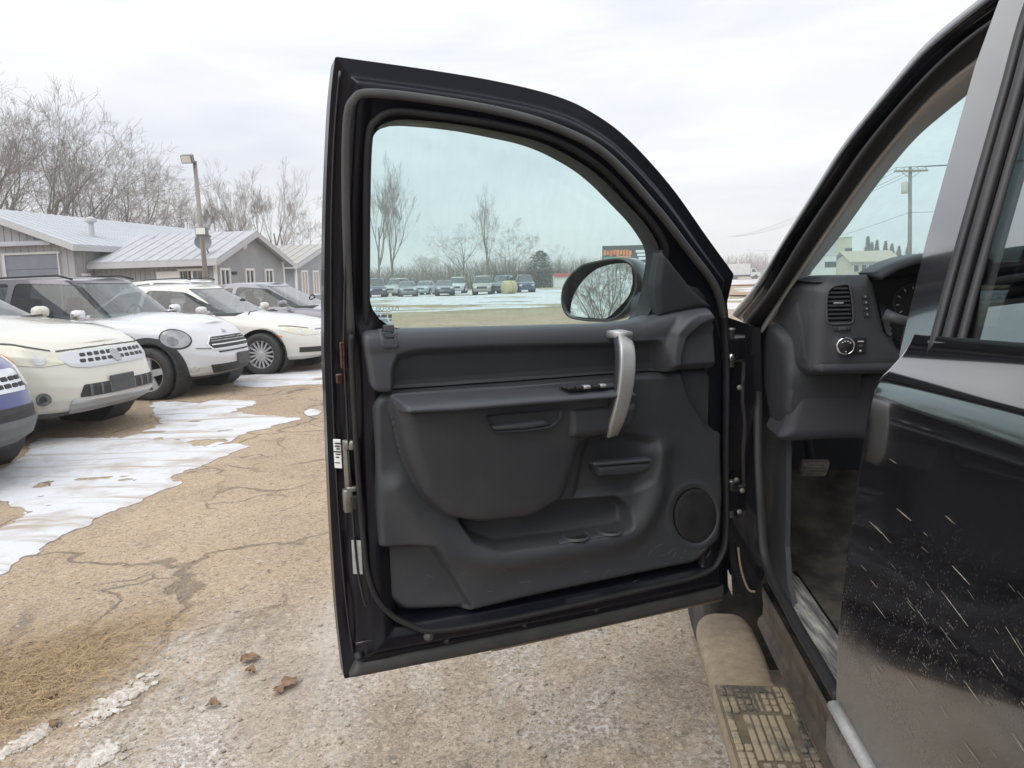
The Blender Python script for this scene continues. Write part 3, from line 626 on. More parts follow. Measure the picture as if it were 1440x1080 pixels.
# back building
B0 = aty(416, 400, 38)[:2]
back = gable_building('rear_building', 'second small grey gabled building right of the office, partly behind the door', (B0[0], 38, 0), RB, 5.5, 6.5, 2.42, 3.4, pm('tan_roof', (.33, .325, .30), (.40, .39, .365), 2, .7), SID2, 'x', .25)
for px in (427, 443, 455):
    c = in_bld(px, 390, (B0[0], 38), RB, 'r', 0); window(back, (0, c[1], 1.45), .75, 1.3, 'r', True)
for y in (.03, 6.47): MB().box((.02, y, 1.2), (.1, .12, 2.38), .01).build('corner_board', TRIM, back)
# light pole
POLE = pm('weathered_wood', (.22, .20, .185), (.30, .28, .26), 6, .85, stretch=(1, 1, .1)); LAMPG = pm('lamp_grey', (.14, .14, .145), (.2, .2, .2), 6, .5); LENS = pm('lamp_lens', (.62, .62, .58), (.7, .7, .68), 10, .3)
pb = aty(286, 400, 24.5); pt = aty(268, 222, 24.5); pole = world_thing('light_pole', 'leaning wooden light pole with two floodlights in front of the office', 'light pole', (pb[0]+.1, 24.5, 0))
base = np.array([pb[0]+.12, 24.5, 0]); MB().tube([base, np.array([pt[0]+.12, 24.5, pt[2]-.1])], [.085, .062], 12).build('post', POLE, pole, True)
def flood(c, sz, tilt):
    X_ = np.array([1., 0, 0]); Yv = np.array([0, math.cos(tilt), math.sin(tilt)]); Zv = np.array([0, -math.sin(tilt), math.cos(tilt)])
    h = MB().box(c, (sz, .22, sz*.72), .03, (X_, Yv, Zv)); h.tube([np.array(c)+Yv*.1, np.array(c)+Yv*.1+[.22, .05, -.15]], .03); ho = h.build('lamp_head', LAMPG, pole)
    MB().box(np.array(c)-Yv*.118, (sz*.8, .02, sz*.55), .005, (X_, Yv, Zv)).build('lens', LENS, ho)
flood((pt[0]-.02, 24.3, pt[2]-.06), .36, .35); q = aty(284, 326, 24.2); flood((q[0], 24.2, q[2]), .36, -.1)

# billboard
BB = 88.; a = aty(847, 346, BB); b = aty(925, 341, BB); c = aty(847, 371, BB); bw = 8.2; bh = a[2]-c[2]
bill = world_thing('billboard', 'dark roadside billboard with orange, white and red panels above the mirror', 'billboard', (a[0]+bw/2, BB, 0))
mid = np.array([a[0]+bw/2, BB, c[2]+bh/2]); MB().box(mid, (bw, .3, bh), .02).build('board', pm('board_dark', (.035, .05, .05), (.06, .07, .07), 2, .6), bill)
OR_ = pm('print_orange', (.62, .12, .05), (.7, .3, .08), 1.5, .6); WH_ = pm('print_white', (.7, .72, .72), None, rough=.6); GN_ = pm('print_green', (.06, .22, .14), (.12, .3, .2), 2, .6); RD_ = pm('print_red', (.72, .10, .06), (.8, .35, .1), 1.1, .6)
x0, zt, yb = a[0], mid[2]+bh/2, BB-.16
def sheet(name, xa, xb, za, zb, m, y=.0, sl=0.): return MB().prism([(x0+xa*bw, yb-y, zt-za*bh), (x0+xb*bw, yb-y, zt-(za+sl)*bh), (x0+xb*bw, yb-y, zt-(zb+sl)*bh), (x0+xa*bw, yb-y, zt-zb*bh)], (0, -.01, 0)).build(name, m, bill)
sheet('green_panel', .01, .20, .62, .97, GN_)
r_ = np.random.default_rng(2)
for k in range(9): sheet('lettering', .015+k*.045, .05+k*.045, .22+.10*r_.random(), .50+.12*r_.random(), OR_, .012, -.03)
for k in range(3): sheet('lettering', .20, .40, .58+k*.13, .66+k*.13, OR_, .012)
for k in range(3): sheet('lettering', .47+.02*k, .68-.02*(k == 2), .28+k*.2, .42+k*.2, WH_)
sheet('red_panel', .72, .97, .15, .95, RD_)
for k, xx in enumerate((.1, .5, .9)): MB().box((x0+xx*bw, BB+.25, c[2]/2), (.25, .25, c[2]), .02).build('post', GTRIM, bill)
low = world_thing('sign_board', 'long low white and green sign under the billboard', 'sign', (a[0]+bw*.7, BB-1, 0)); MB().box((x0+bw*.72, BB-1, 2.0), (bw*.62, .2, .62), .01).build('board', WH_, low); MB().box((x0+bw*.72, BB-1.11, 2.12), (bw*.55, .02, .14)).build('lettering', GN_, low); MB().box((x0+bw*.72, BB-1.11, 1.86), (bw*.5, .02, .12)).build('lettering', GN_, low)
for xx in (.5, .94): MB().box((x0+xx*bw, BB-.9, .9), (.15, .15, 1.75)).build('post', GTRIM, low)
# low shop behind far cars
sp = aty(740, 388, 118); shop = world_thing('shop_building', 'low pale shop with a flat roof behind the far parked cars', 'building', (sp[0], 118, 0)); MB().box((sp[0], 120, 1.25), (12, 4, 2.5), .02).build('wall', TRIM, shop); MB().box((sp[0], 120, 2.62), (12.6, 4.6, .25), .02).build('roof', GTRIM, shop); MB().box((sp[0]-2, 117.97, 1.2), (4, .06, 1.1), .01).build('window', PANE, shop)
sp = aty(795, 388, 104); shop = world_thing('shop_building', 'small red-striped shop just left of the mirror', 'building', (sp[0], 104, 0)); MB().box((sp[0]+1, 106, .85), (5, 4, 1.7), .02).build('wall', TRIM, shop); MB().box((sp[0]+1, 103.9, 1.75), (5.2, .3, .4), .02).build('fascia', pm('red_fascia', (.5, .07, .07), None, rough=.5), shop)

# utility poles and wires
WOOD = pm('pole_wood', (.20, .19, .17), (.28, .26, .23), 4, .85); WIRE = pm('wire', (.06, .06, .065), None, rough=.6); INS = pm('transformer', (.42, .42, .36), (.5, .5, .45), 8, .5)
up = aty(1281, 360, 62); ut = aty(1280, 235, 62); U0 = np.array([up[0], 62., 0]); UT = np.array([ut[0], 62., ut[2]])
ups = world_thing('utility_pole', 'wooden utility pole with cross arm and transformer seen through the windshield', 'utility pole', U0)
MB().tube([U0, UT], [.17, .13], 12).build('post', WOOD, ups, True)
arm = UT+np.array([0, -.16, -.32]); MB().box(arm, (2.7, .12, .14), .01).build('cross_arm', WOOD, ups)
for s in (-1, 1): MB().tube([arm+[s*.75, 0, -.05], UT+[0, -.14, -.95]], .025, 6).build('brace', WOOD, ups)
for xx in (-1.2, -.55, .55, 1.2): MB().lathe([(.05, 0), (.07, .08), (.04, .12), (.06, .2), (0, .24)], arm+[xx, 0, .07], (0, 0, 1), 8).build('insulator', INS, ups)
MB().lathe([(0, 0), (.24, .02), (.26, .2), (.26, .85), (.2, .95), (0, .98)], UT+[-.42, -.1, -2.1], (0, 0, 1), 14).build('transformer', INS, ups, True)
def wire(a, b, sag, label):
    a, b = np.array(a, float), np.array(b, float); t = np.linspace(0, 1, 24)[:, None]; P = a*(1-t)+b*t; P[:, 2] -= sag*4*(t*(1-t))[:, 0]
    o = mesh_obj('power_wire', *(lambda m: (np.vstack(m.v), m.f))(MB().tube(P, .016, 5)), WIRE); tag(o, label, 'wire', 'overhead wires')
P2 = np.array([-14., 150., 0]); 
for i, (xx, zz, lb) in enumerate(((-1.2, .1, 'highest overhead wire left of the pole, on the outer insulator'), (-.55, .1, 'overhead wire on the inner left insulator'), (.55, .1, 'overhead wire on the inner right insulator'), (1.2, .1, 'overhead wire on the outer right insulator'))):
    wire(arm+[xx, 0, zz+.2], (P2[0]+70+xx*1, 190, UT[2]+1.0), 1.2, lb+' running away'); wire(arm+[xx, 0, zz+.2], (UT[0]+38+xx, 40, UT[2]+.6), .6, lb+' running to the right')
wire(UT+[0, -.15, -3.6], (60, 190, UT[2]-2.2), 1.4, 'low thick cable running away from the utility pole'); wire(UT+[0, -.15, -3.6], (UT[0]+38, 40, UT[2]-2.8), .6, 'low thick cable running right from the utility pole')
# houses seen through the windshield
HW = pm('tan_house', (.50, .44, .33), (.44, .4, .3), 2, .75); HR = pm('tan_shingle', (.34, .30, .22), (.40, .36, .28), 2, .8)
hp = aty(1222, 378, 150); house = world_thing('house', 'long low tan house with a shingle roof through the windshield', 'house', (hp[0], 150, 0))
x0h, x1h = aty(1196, 378, 150)[0], aty(1262, 378, 150)[0]; h = MB(); h.prism([(x0h, 150, 0), (x0h, 158, 0), (x0h, 158, 2.9), (x0h, 154, 4.3), (x0h, 150, 2.9)], (x1h-x0h, 0, 0)); h.build('wall', HW, house)
r = MB(); 
for s in (-1, 1): r.prism([(x0h-.5, 154, 5.0), (x0h-.5, 154+s*4.8, 2.85), (x0h-.5, 154+s*4.8, 3.05), (x0h-.5, 154, 5.2)], (x1h-x0h+1, 0, 0))
r.build('roof', HR, house)
for k in range(5):
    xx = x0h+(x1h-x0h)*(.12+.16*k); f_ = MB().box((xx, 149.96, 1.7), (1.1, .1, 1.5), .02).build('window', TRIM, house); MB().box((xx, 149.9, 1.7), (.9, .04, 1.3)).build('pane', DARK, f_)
for k, (px0, px1, Y, zt, m, lb) in enumerate(((1188, 1197, 190, 9.5, pm('tall_yellow', (.50, .50, .36), (.46, .45, .32), 1, .7), 'tall pale yellow building block on the horizon'), (1176, 1187, 195, 8.2, pm('tall_grey', (.42, .46, .48), (.5, .5, .5), 1, .7), 'tall grey building block left of the yellow one'), (1160, 1176, 140, 4.2, pm('white_shed', (.6, .6, .55), (.5, .5, .48), 1, .7), 'low white shed at the left edge of the windshield'))):
    a_, b_ = aty(px0, 370, Y), aty(px1, 370, Y); o = world_thing('block_building', lb, 'building', ((a_[0]+b_[0])/2, Y, 0)); MB().box(((a_[0]+b_[0])/2, Y+3, zt/2), (b_[0]-a_[0], 6, zt), .03).build('wall', m, o); MB().box(((a_[0]+b_[0])/2, Y+3, zt+.12), (b_[0]-a_[0]+.4, 6.4, .24), .03).build('roof', GTRIM, o)
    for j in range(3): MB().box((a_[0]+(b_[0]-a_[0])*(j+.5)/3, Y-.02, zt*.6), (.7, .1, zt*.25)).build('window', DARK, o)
# box truck on the far road
bt = aty(1045, 380, 172); bx = bt[0]; box = world_thing('box_truck', 'white box truck on the far road right of the door', 'truck', (bx, 172, 0)); WHT = pm('truck_white', (.72, .73, .7), (.6, .6, .58), 1, .5)
MB().box((bx-.9, 172, 2.2), (4.4, 2.4, 2.5), .06).build('cargo_box', WHT, box); 
cabp = [(bx+1.4, 170.9, .6), (bx+3.6, 170.9, .6), (bx+3.6, 170.9, 1.4), (bx+2.9, 170.9, 1.55), (bx+2.4, 170.9, 2.35), (bx+1.4, 170.9, 2.4)]; cb_ = MB().prism(cabp, (0, 2.2, 0)).build('cab', WHT, box); MB().prism([(bx+1.7, 170.88, 1.55), (bx+2.65, 170.88, 1.55), (bx+2.3, 170.88, 2.2), (bx+1.7, 170.88, 2.2)], (0, .02, 0)).build('window', DARK, cb_)
MB().box((bx+.1, 172, .75), (5.2, 1.4, .3)).build('chassis', DARK, box)
for xx in (-1.9, 2.6):
    for yy in (170.9, 173.0): MB().lathe([(0, -.12), (.42, -.12), (.48, 0), (.42, .12), (0, .12)], (bx+xx, yy, .48), (0, 1, 0), 14).build('wheel', DARK, box)
# ------------------------------------------------------------------ parked cars
CTYRE = pm('car_tyre', (.025, .025, .026), (.05, .048, .045), 20, .8); CRIM = pm('car_rim', (.62, .62, .63), (.5, .5, .51), 12, .4, metal=.4); BLKP = pm('black_trim', (.018, .018, .02), (.028, .028, .03), 12, .55); CGLASS = glass('car_glass', (.36, .41, .42), .05); CWIND = glass('car_windshield', (.50, .57, .57), .10, film=.07, filmcol=(.62, .68, .68)); CHRM = pm('bright_trim', (.70, .70, .71), None, rough=.18, metal=1.); INTR = pm('car_interior', (.03, .03, .033), (.05, .05, .052), 12, .85)
LAMP = pm('lamp_clear', (.46, .48, .45), (.62, .64, .62), 14, .12, coat=1.); LAMPY = pm('lamp_yellowed', (.56, .55, .42), (.66, .65, .52), 12, .2, coat=1.); LAMPD = pm('lamp_dark', (.10, .11, .12), (.22, .23, .24), 18, .12, coat=1.); AMB = pm('amber_lens', (.72, .20, .03), (.6, .14, .02), 20, .2, coat=1.)
def paint(name, c): return pm(name, c, tuple(v*.96 for v in c), 2, .28, coat=1.)
def superell(n, N):
    t = np.linspace(-math.pi, math.pi, 4001); c = np.sign(np.cos(t))*np.abs(np.cos(t))**(2/n); s = np.sign(np.sin(t))*np.abs(np.sin(t))**(2/n)
    x, y = c*2.3, s*.9; L = np.r_[0, np.cumsum(np.hypot(np.diff(x), np.diff(y)))]; q = np.linspace(0, L[-1], N); return np.interp(q, L, c), np.interp(q, L, s)
def car(name, label, p, loc, rotz, mats, feats=(), lod=0, group='cars parked in the left row'):
    o = thing(name, label, p.get('cat', 'car'), (loc[0], loc[1], 0), rotz, group)
    L, W, H = p['L'], p['W'], p['H']; hw = W/2; N = 200 if not lod else 72; M = 34 if not lod else 14; zb = p.get('zb', .22)
    hx = np.array([q[0] for q in p['top']]); hz = np.array([q[1] for q in p['top']]); ztop = lambda X: np.interp(X, hx, hz)
    fw, wi = zip(*p.get('wprof', ((0, .09), (.1, .02), (.35, .0), (.62, .0), (.8, .02), (.93, .05), (1, .12)))); ff, fi = zip(*p.get('fprof', ((0, .14), (.12, .04), (.3, .0), (.5, .01), (.7, .05), (.88, .12), (1, .24)))); rf, ri = zip(*p.get('rprof', ((0, .14), (.12, .03), (.4, .0), (.7, .04), (1, .12))))
    ne = p.get('n', 4.2)
    def body(c, s, f):
        C, Fv = np.meshgrid(c, f, indexing='ij'); S = np.meshgrid(s, f, indexing='ij')[0]; lenv = np.where(C > 0, L/2-np.interp(Fv, ff, fi), L/2-np.interp(Fv, rf, ri)); X = C*lenv; Y = S*(hw-np.interp(Fv, fw, wi)); zt = ztop(X); Z = zb+p.get('rise', .05)*np.abs(C)**6+Fv*(zt-zb-p.get('rise', .05)*np.abs(C)**6); return np.dstack([X, Y, Z])
    c, s = superell(ne, N); f = np.linspace(0, 1, M); B = body(c, s, f); wr = p['wr']; xf, xr = L/2-p['fo'], L/2-p['fo']-p['wb']; ar = wr+p.get('gap', .055)
    def archcut(P): return np.maximum(*[np.where(np.abs(P[..., 1]) > hw-.42, ar-np.hypot(P[..., 0]-x, P[..., 2]-wr-.01), -1.) for x in (xf, xr)])
    V, Fc = clip_surface(B, archcut(B)); m = MB().add(V, Fc)
    K = np.linspace(1, 0, 8 if not lod else 4); top = B[:, -1]; cap = np.stack([np.stack([top[:, 0], top[:, 1]*k, top[:, 2]+p.get('crown', .07)*(1-k*k)*np.clip((L/2-.1-np.abs(top[:, 0]))/.5, 0, 1)], 1) for k in K], 1); V, Fc = clip_surface(cap, -np.ones(cap.shape[:2])); m.add(V, Fc)
    bo = m.build('body', mats['body'], o, True)
    # underside and wheel houses
    u = MB().box(((xf+xr)/2, 0, zb+.12), (L*.8, W*.62, .2), .02); 
    for x in (xf, xr):
        for sy in (-1, 1): u.lathe([(.02, 0), (ar+.02, 0), (ar+.02, .36)], (x, sy*(hw-.42), wr+.01), (0, sy, 0), 24)
    u.build('underbody', BLKP, o)
    # greenhouse
    gb, gt = p['gb'], p['gt']; hb, ht = hw-.075, p.get('rw', hw-.26); Mg = 26 if not lod else 10; g = np.linspace(0, 1, Mg)
    c2, s2 = superell(p.get('gn', 5.), N); C, Gv = np.meshgrid(c2, g, indexing='ij'); S = np.meshgrid(s2, g, indexing='ij')[0]; bul = .018*np.sin(math.pi*Gv)
    x0 = gb[0]+(gt[0]-gb[0])*Gv; x1 = gb[1]+(gt[1]-gb[1])*Gv; X = (x0+x1)/2+C*(x1-x0)/2+bul*np.sign(C)*np.abs(C)**3; Y = S*(hb+(ht-hb)*Gv+bul*.8)*(1-.05*np.clip(C, 0, 1)**2); zbelt = ztop(np.clip(X, -L/2+.2, gb[1]-.02))-.03; Zr = H-.035-.10*((X-(gt[0]+gt[1])/2)/((gt[1]-gt[0])/2+.3))**2*.6; Z = zbelt+(Zr-zbelt)*Gv; Gh = np.dstack([X, Y, Z])
    nn = normals(Gh); sgn = np.sign((nn*np.dstack([X-(x0+x1)/2, Y*2, 0*X])).sum(2)+1e-9); nn = nn*sgn[..., None]
    yw = (hb+(ht-hb)*Gv)*(1-.05); front = (C > .55); 
    ws = np.maximum(np.maximum(np.abs(Y)-(yw-.085), (.05-Gv)*.5), (Gv-.94)*.5); ws = np.where(C > .3, ws, .3); bwn = np.where(C < -.3, np.maximum(np.maximum(np.abs(Y)-(yw-.14), (.12-Gv)*.5), (Gv-.9)*.5), .3)
    sw = np.full(X.shape, .3)
    for poly in p['win']: sw = np.minimum(sw, np.where(np.abs(Y) > yw*.80, sdf(rounded(poly, .12, 3), X, np.where(True, Gv, 0)*.6), .3))
    allw = np.minimum(np.minimum(ws, bwn), sw); V, Fc = clip_surface(Gh, -allw); m = MB().add(V, Fc); gho = m.build('pillars', mats.get('pillar', mats['body']), o, True)
    for nm, Fd in (('windshield', ws), ('rear_window', bwn), ('side_window', sw)):
        for sy in ((1, -1) if nm == 'side_window' else (0,)):
            F2 = np.where(Y*sy > 0, Fd, .3) if sy else Fd
            if (F2 < 0).any(): V, Fc = clip_surface(Gh-nn*.006, F2); mesh_obj(nm, V, Fc, CWIND if nm == 'windshield' else CGLASS, o)
    rt = Gh[:, -1]; K = np.linspace(1, 0, 7); cap = np.stack([np.stack([rt[:, 0]*1, rt[:, 1]*k, rt[:, 2]+.035*(1-k**2.2)], 1) for k in K], 1); V, Fc = clip_surface(cap, -np.ones(cap.shape[:2])); mesh_obj('roof', V, Fc, mats.get('roof', mats['body']), o)
    # wheels
    for i, (x, sy) in enumerate(((xf, -1), (xf, 1), (xr, -1), (xr, 1))):
        cy = sy*(hw-.125); ax = (0, sy, 0); w_ = MB().lathe([(wr*.66, -.10), (wr*.9, -.11), (wr*.97, -.095), (wr, -.07), (wr, .07), (wr*.97, .095), (wr*.9, .11), (wr*.70, .105), (wr*.66, .085)], (x, cy, wr), ax, 32 if not lod else 14).build('wheel', CTYRE, o, True)
        rim = MB().lathe([(wr*.70, .103), (wr*.70, .09), (wr*.645, .085), (wr*.63, .02), (wr*.6, -.02)], (x, cy, wr), ax, 32 if not lod else 12)
        ns = p.get('spokes', 5)
        if not lod:
            for k in range(ns):
                a = 2*math.pi*k/ns+.2; d1 = np.array([math.cos(a), 0, math.sin(a)]); t1 = np.array([-math.sin(a), 0, math.cos(a)]); A_, B_ = np.array([x, cy+sy*.075, wr])+d1*wr*.10, np.array([x, cy+sy*.085, wr])+d1*wr*.66; wv = wr*(.15 if ns < 8 else .05); P_ = [A_-t1*wv*.9, B_-t1*wv*.75, B_+t1*wv*.75, A_+t1*wv*.9]; rim.prism(P_, (0, -sy*.025, 0))
            rim.lathe([(0, .085), (wr*.09, .085), (wr*.17, .078), (wr*.19, .05)], (x, cy, wr), ax, 16)
        else: rim.lathe([(0, .08), (wr*.62, .07)], (x, cy, wr), ax, 10)
        rim.build('rim', CRIM, w_)
        MB().lathe([(wr*.62, -.03), (0, -.03)], (x, cy, wr), ax, 20).build('brake_disc', BLKP, w_)
    # seats and dashboard
    if not lod:
        for y in (-.38, .38):
            for x in ((gb[0]+gb[1])/2+.15, (gb[0]+gb[1])/2-.75): MB().box((x-.2, y, .82), (.16, .46, .62), .05).box((x+.06, y, .56), (.5, .48, .16), .04).box((x-.24, y, 1.2), (.09, .25, .16), .03).build('seat', INTR, o, True)
        MB().box((gb[1]-.35, 0, .86), (.5, W-.3, .2), .05).build('dash', INTR, o, True); MB().box(((gb[0]+gb[1])/2, 0, .40), (gb[1]-gb[0]-.1, W-.35, .1)).build('cabin_floor', INTR, o)
        sw_ = MB().tube([(gb[1]-.62+.05*math.sin(t), .38+.18*math.cos(t), .98+.18*math.sin(t)) for t in np.linspace(0, 6.283, 25)[:-1]], .014, 6, True); sw_.build('steering_wheel', INTR, o, True)
        for sy in (-1, 1):
            x, z = p.get('mir', (gb[1]-.52, ztop(gb[1]-.5)+.06)); m = MB().box((x, sy*(hw+.10), z), (.12, .20, .13), .05).box((x, sy*(hw-.03), z-.03), (.06, .14, .04), .01); m.build('door_mirror', mats.get('mirror', mats['body']), o, True)
        # door seams and handles: thin recess strips standing on the body side
    # features on the nose and sides as pieces of the same skin
    tt = np.linspace(0, 1, 340); mask = c > -.25; Nf = 380; cF, sF = superell(ne, 900); keep = cF > -.2; cF, sF = cF[keep], sF[keep]; fF = np.linspace(0, 1, 130)
    if feats or not lod:
        Bf = body(cF, sF, fF); ref = Bf[:, 43]; i0 = np.argmin(np.abs(ref[:, 1])-ref[:, 0]*0+np.where(ref[:, 0] > 0, 0, 9)); La = np.r_[0, np.cumsum(np.hypot(np.diff(ref[:, 0]), np.diff(ref[:, 1])))]; arc = La-La[i0]; ARC = np.repeat(arc[:, None], 130, 1); nb = normals(Bf); sg = np.sign((nb*np.dstack([Bf[..., 0]*.5, Bf[..., 1], 0*Bf[..., 0]])).sum(2)); nb = nb*sg[..., None]; AC = archcut(Bf)
        for ft in feats:
            nm, mat, poly, off, mode = ft[:5]; rr = ft[5] if len(ft) > 5 else .18; pl = rounded(poly, rr, 4) if mode != 'ell' else np.array([(poly[0]+poly[2]*math.cos(t)*1.0-poly[3]*math.sin(t)*poly[4], poly[1]+poly[3]*math.sin(t)+poly[2]*.0*math.cos(t)+poly[5]*math.cos(t)) for t in np.linspace(0, 2*math.pi, 32)[:-1]])
            for sy in ((1, -1) if mode in ('pair', 'ell') else (0,)):
                A_ = ARC*sy if sy else ARC; Fd = np.maximum(sdf(pl, A_, Bf[..., 2]), AC*5)
                if (Fd < 0).any(): V, Fc = clip_surface(Bf+nb*off, Fd, -nb*(abs(off)+.012)); mesh_obj(nm, V, Fc, mat, bo)
        if p.get('flare'):
            rad = np.hypot(Bf[..., 0]-xf, Bf[..., 2]-wr-.01); Fd = np.where(np.abs(Bf[..., 1]) > hw-.42, np.maximum(rad-ar-p['flare'], ar-.004-rad), 1.); zlow = np.maximum(Bf[..., 2]-zb-.12, -(.0)); 
            for sy in (1, -1):
                F2 = np.where(Bf[..., 1]*sy > 0, Fd, .5); V, Fc = clip_surface(Bf+nb*.014, F2, -nb*.03); mesh_obj('arch_flare', V, Fc, BLKP, bo)
    return o, ztop
G_ = 'cars parked in the left row'
def rect(a0, a1, z0, z1): return [(a0, z0), (a1, z0), (a1, z1), (a0, z1)]
def place(contact, local, rot):
    c, s = math.cos(rot), math.sin(rot); return (contact[0]-(local[0]*c-local[1]*s), contact[1]-(local[0]*s+local[1]*c))
RC = math.radians(-9)
# --- cream-white crossover
cream = paint('pearl_cream_paint', (.61, .60, .52)); GSIL = pm('silver_plastic', (.55, .56, .57), None, rough=.3, metal=.7)
MU = dict(L=4.77, W=1.88, H=1.69, fo=.95, wb=2.82, wr=.365, zb=.22, cat='car', top=[(-2.38, .98), (-2.0, 1.08), (0, 1.06), (.85, 1.10), (1.2, 1.065), (1.7, 1.0), (2.05, .92), (2.25, .84), (2.38, .78)], gb=(-2.15, 1.15), gt=(-1.75, .10), win=[[(-.95, .07), (.95, .07), (.12, .53), (-.95, .54)], [(-1.75, .09), (-1.03, .07), (-1.03, .53), (-1.6, .48)]], fprof=((0, .16), (.10, .06), (.25, .0), (.45, .0), (.62, .03), (.8, .07), (.93, .14), (1, .24)), crown=.06, spokes=6, n=3.6)
SEAM = pm('panel_gap', (.10, .10, .095), None, rough=.8)
fe = [('panel_gap', SEAM, [(-.62, .838), (0, .846), (.62, .838), (.62, .847), (0, .855), (-.62, .847)], .006, 'one', .01), ('panel_gap', SEAM, [(.66, .845), (.95, .915), (1.25, .952), (1.25, .961), (.95, .924), (.66, .854)], .006, 'pair', .01), ('headlight', LAMPY, [(.55, .735), (.78, .715), (1.02, .745), (1.32, .90), (1.22, .935), (.98, .90), (.70, .82)], .006, 'pair'), ('turn_lens', AMB, [(.98, .755), (1.10, .79), (1.34, .905), (1.28, .925), (1.06, .835)], .011, 'pair'), ('lamp_bowl', LAMP, (.80, .78, .065, .05, 0, 0), .012, 'ell'),
      ('grille', GSIL, [(-.56, .70), (-.40, .675), (.40, .675), (.56, .70), (.64, .79), (.5, .825), (-.5, .825), (-.64, .79)], .008, 'one'), ('emblem', CHRM, (.0, .75, .065, .058, 0, 0), .018, 'ell'),
      ('lower_intake', BLKP, [(-.55, .42), (.55, .42), (.50, .53), (-.50, .53)], .005, 'one'), ('silver_lip', GSIL, [(-.62, .375), (.62, .375), (.60, .415), (-.60, .415)], .016, 'one'), ('skid_plate', pm('grey_skid', (.30, .30, .30), (.36, .36, .36), 8, .5), [(-.58, .27), (.58, .27), (.62, .37), (-.62, .37)], .008, 'one'), ('lower_valance', pm('dark_cladding', (.07, .07, .072), (.1, .1, .1), 9, .65), [(-1.32, .20), (1.32, .20), (1.32, .29), (-1.32, .29)], .006, 'one', .02),
      ('fog_recess', cream, (.86, .43, .15, .075, 0, 0), .003, 'ell'), ('fog_lamp', LAMPD, (.83, .43, .062, .058, 0, 0), .010, 'ell'), ('fog_ring', CHRM, (.83, .43, .03, .03, 0, 0), .014, 'ell')]
for r_ in range(2):
    for k in range(-5, 6):
        if abs(k) < 1: continue
        a = k*.085+(.03 if r_ else 0); fe.append(('grille_cell', BLKP, [(a-.034, .722+r_*.052), (a+.026, .722+r_*.052), (a+.034, .752+r_*.052), (a-.026, .752+r_*.052)], .012, 'one'))
FIN = pm('fin', (.10, .10, .10), (.14, .14, .14), 9, .5)
for k in range(-4, 5): fe.append(('intake_fin', FIN, rect(k*.11-.012, k*.11+.012, .425, .525), .012, 'one'))
PLATE = pm('plate_dark', (.05, .055, .065), (.08, .085, .09), 20, .5)
def plate(o, x, y, z, w_=.33, h_=.16): MB().box((x, y, z), (.025, w_, h_), .008).build('plate_holder', PLATE, o)
def wipers(o, gb1, ztop):
    for y in (-.55, .05): MB().tube([(gb1+.02, y, ztop(gb1)+.02), (gb1-.10, y+.25, ztop(gb1)+.055), (gb1-.12, y+.55, ztop(gb1)+.06)], .012, 6).build('wiper', BLKP, o, True)
loc = place((-4.56, 8.14), (MU['L']/2-.95, .80), RC)
o, zt_ = car('parked_car', 'cream-white crossover with a checkered chrome grille, second car from the left', MU, loc, RC, dict(body=cream), fe); plate(o, MU['L']/2+.0, -.05, .50); wipers(o, MU['gb'][1], zt_)
# --- white hatchback with dark roof
white = paint('white_paint', (.57, .58, .60)); plum = paint('dark_roof_paint', (.075, .065, .085))
MI = dict(L=4.10, W=1.79, H=1.57, fo=.75, wb=2.60, wr=.325, zb=.20, top=[(-2.05, .92), (-1.8, .98), (0, .985), (.75, 1.00), (1.1, .985), (1.5, .95), (1.75, .90), (1.92, .82), (2.05, .72)], gb=(-1.92, .92), gt=(-1.72, .28), win=[[(-.62, .07), (.78, .07), (.28, .54), (-.55, .55)], [(-1.65, .08), (-.70, .07), (-.64, .55), (-1.5, .54)]], rw=.66, fprof=((0, .15), (.10, .05), (.25, .0), (.5, .0), (.65, .03), (.8, .09), (.92, .17), (1, .30)), crown=.07, spokes=5, n=3.2, flare=.075, gap=.04, mir=(.55, 1.08))
fe = [('panel_gap', SEAM, [(.45, .60), (.66, .615), (.66, .624), (.45, .609)], .006, 'pair', .01), ('panel_gap', SEAM, [(1.02, .63), (1.12, .60), (1.12, .609), (1.02, .639)], .006, 'pair', .01), ('headlight_bezel', BLKP, (.86, .745, .198, .126, .35, .02), .006, 'ell'), ('headlight', pm('lamp_smoked', (.17, .18, .19), (.36, .37, .385), 9, .08, coat=1.), (.86, .745, .178, .108, .35, .02), .016, 'ell'), ('lamp_bowl', LAMPD, (.90, .72, .07, .055, 0, 0), .019, 'ell'),
      ('grille_frame', CHRM, [(-.44, .585), (.44, .585), (.50, .66), (.40, .755), (-.40, .755), (-.50, .66)], .006, 'one'), ('grille', BLKP, [(-.42, .60), (.42, .60), (.47, .66), (.385, .742), (-.385, .742), (-.47, .66)], .011, 'one'), ('grille_bar', CHRM, rect(-.44, .44, .635, .65), .020, 'one'), ('grille_bar', GSIL, rect(-.43, .43, .685, .692), .018, 'one'), ('grille_bar', GSIL, rect(-.41, .41, .712, .719), .018, 'one'),
      ('air_slot', BLKP, rect(-.36, .36, .545, .565), .006, 'one'), ('lower_intake', BLKP, [(-.44, .29), (.44, .29), (.52, .40), (-.52, .40)], .006, 'one'), ('fog_recess', white, (.70, .37, .13, .085, 0, 0), .004, 'ell'), ('fog_ring', CHRM, (.70, .37, .055, .05, 0, 0), .008, 'ell'), ('fog_lamp', LAMP, (.70, .37, .04, .037, 0, 0), .012, 'ell'),
      ('lower_valance', BLKP, [(-1.35, .17), (1.35, .17), (1.35, .26), (-1.35, .26)], .010, 'one', .02), ('emblem', CHRM, (.0, .80, .05, .022, 0, 0), .008, 'ell'), ('side_marker', AMB, [(1.03, .40), (1.07, .40), (1.04, .52), (1.00, .52)], .020, 'pair')]
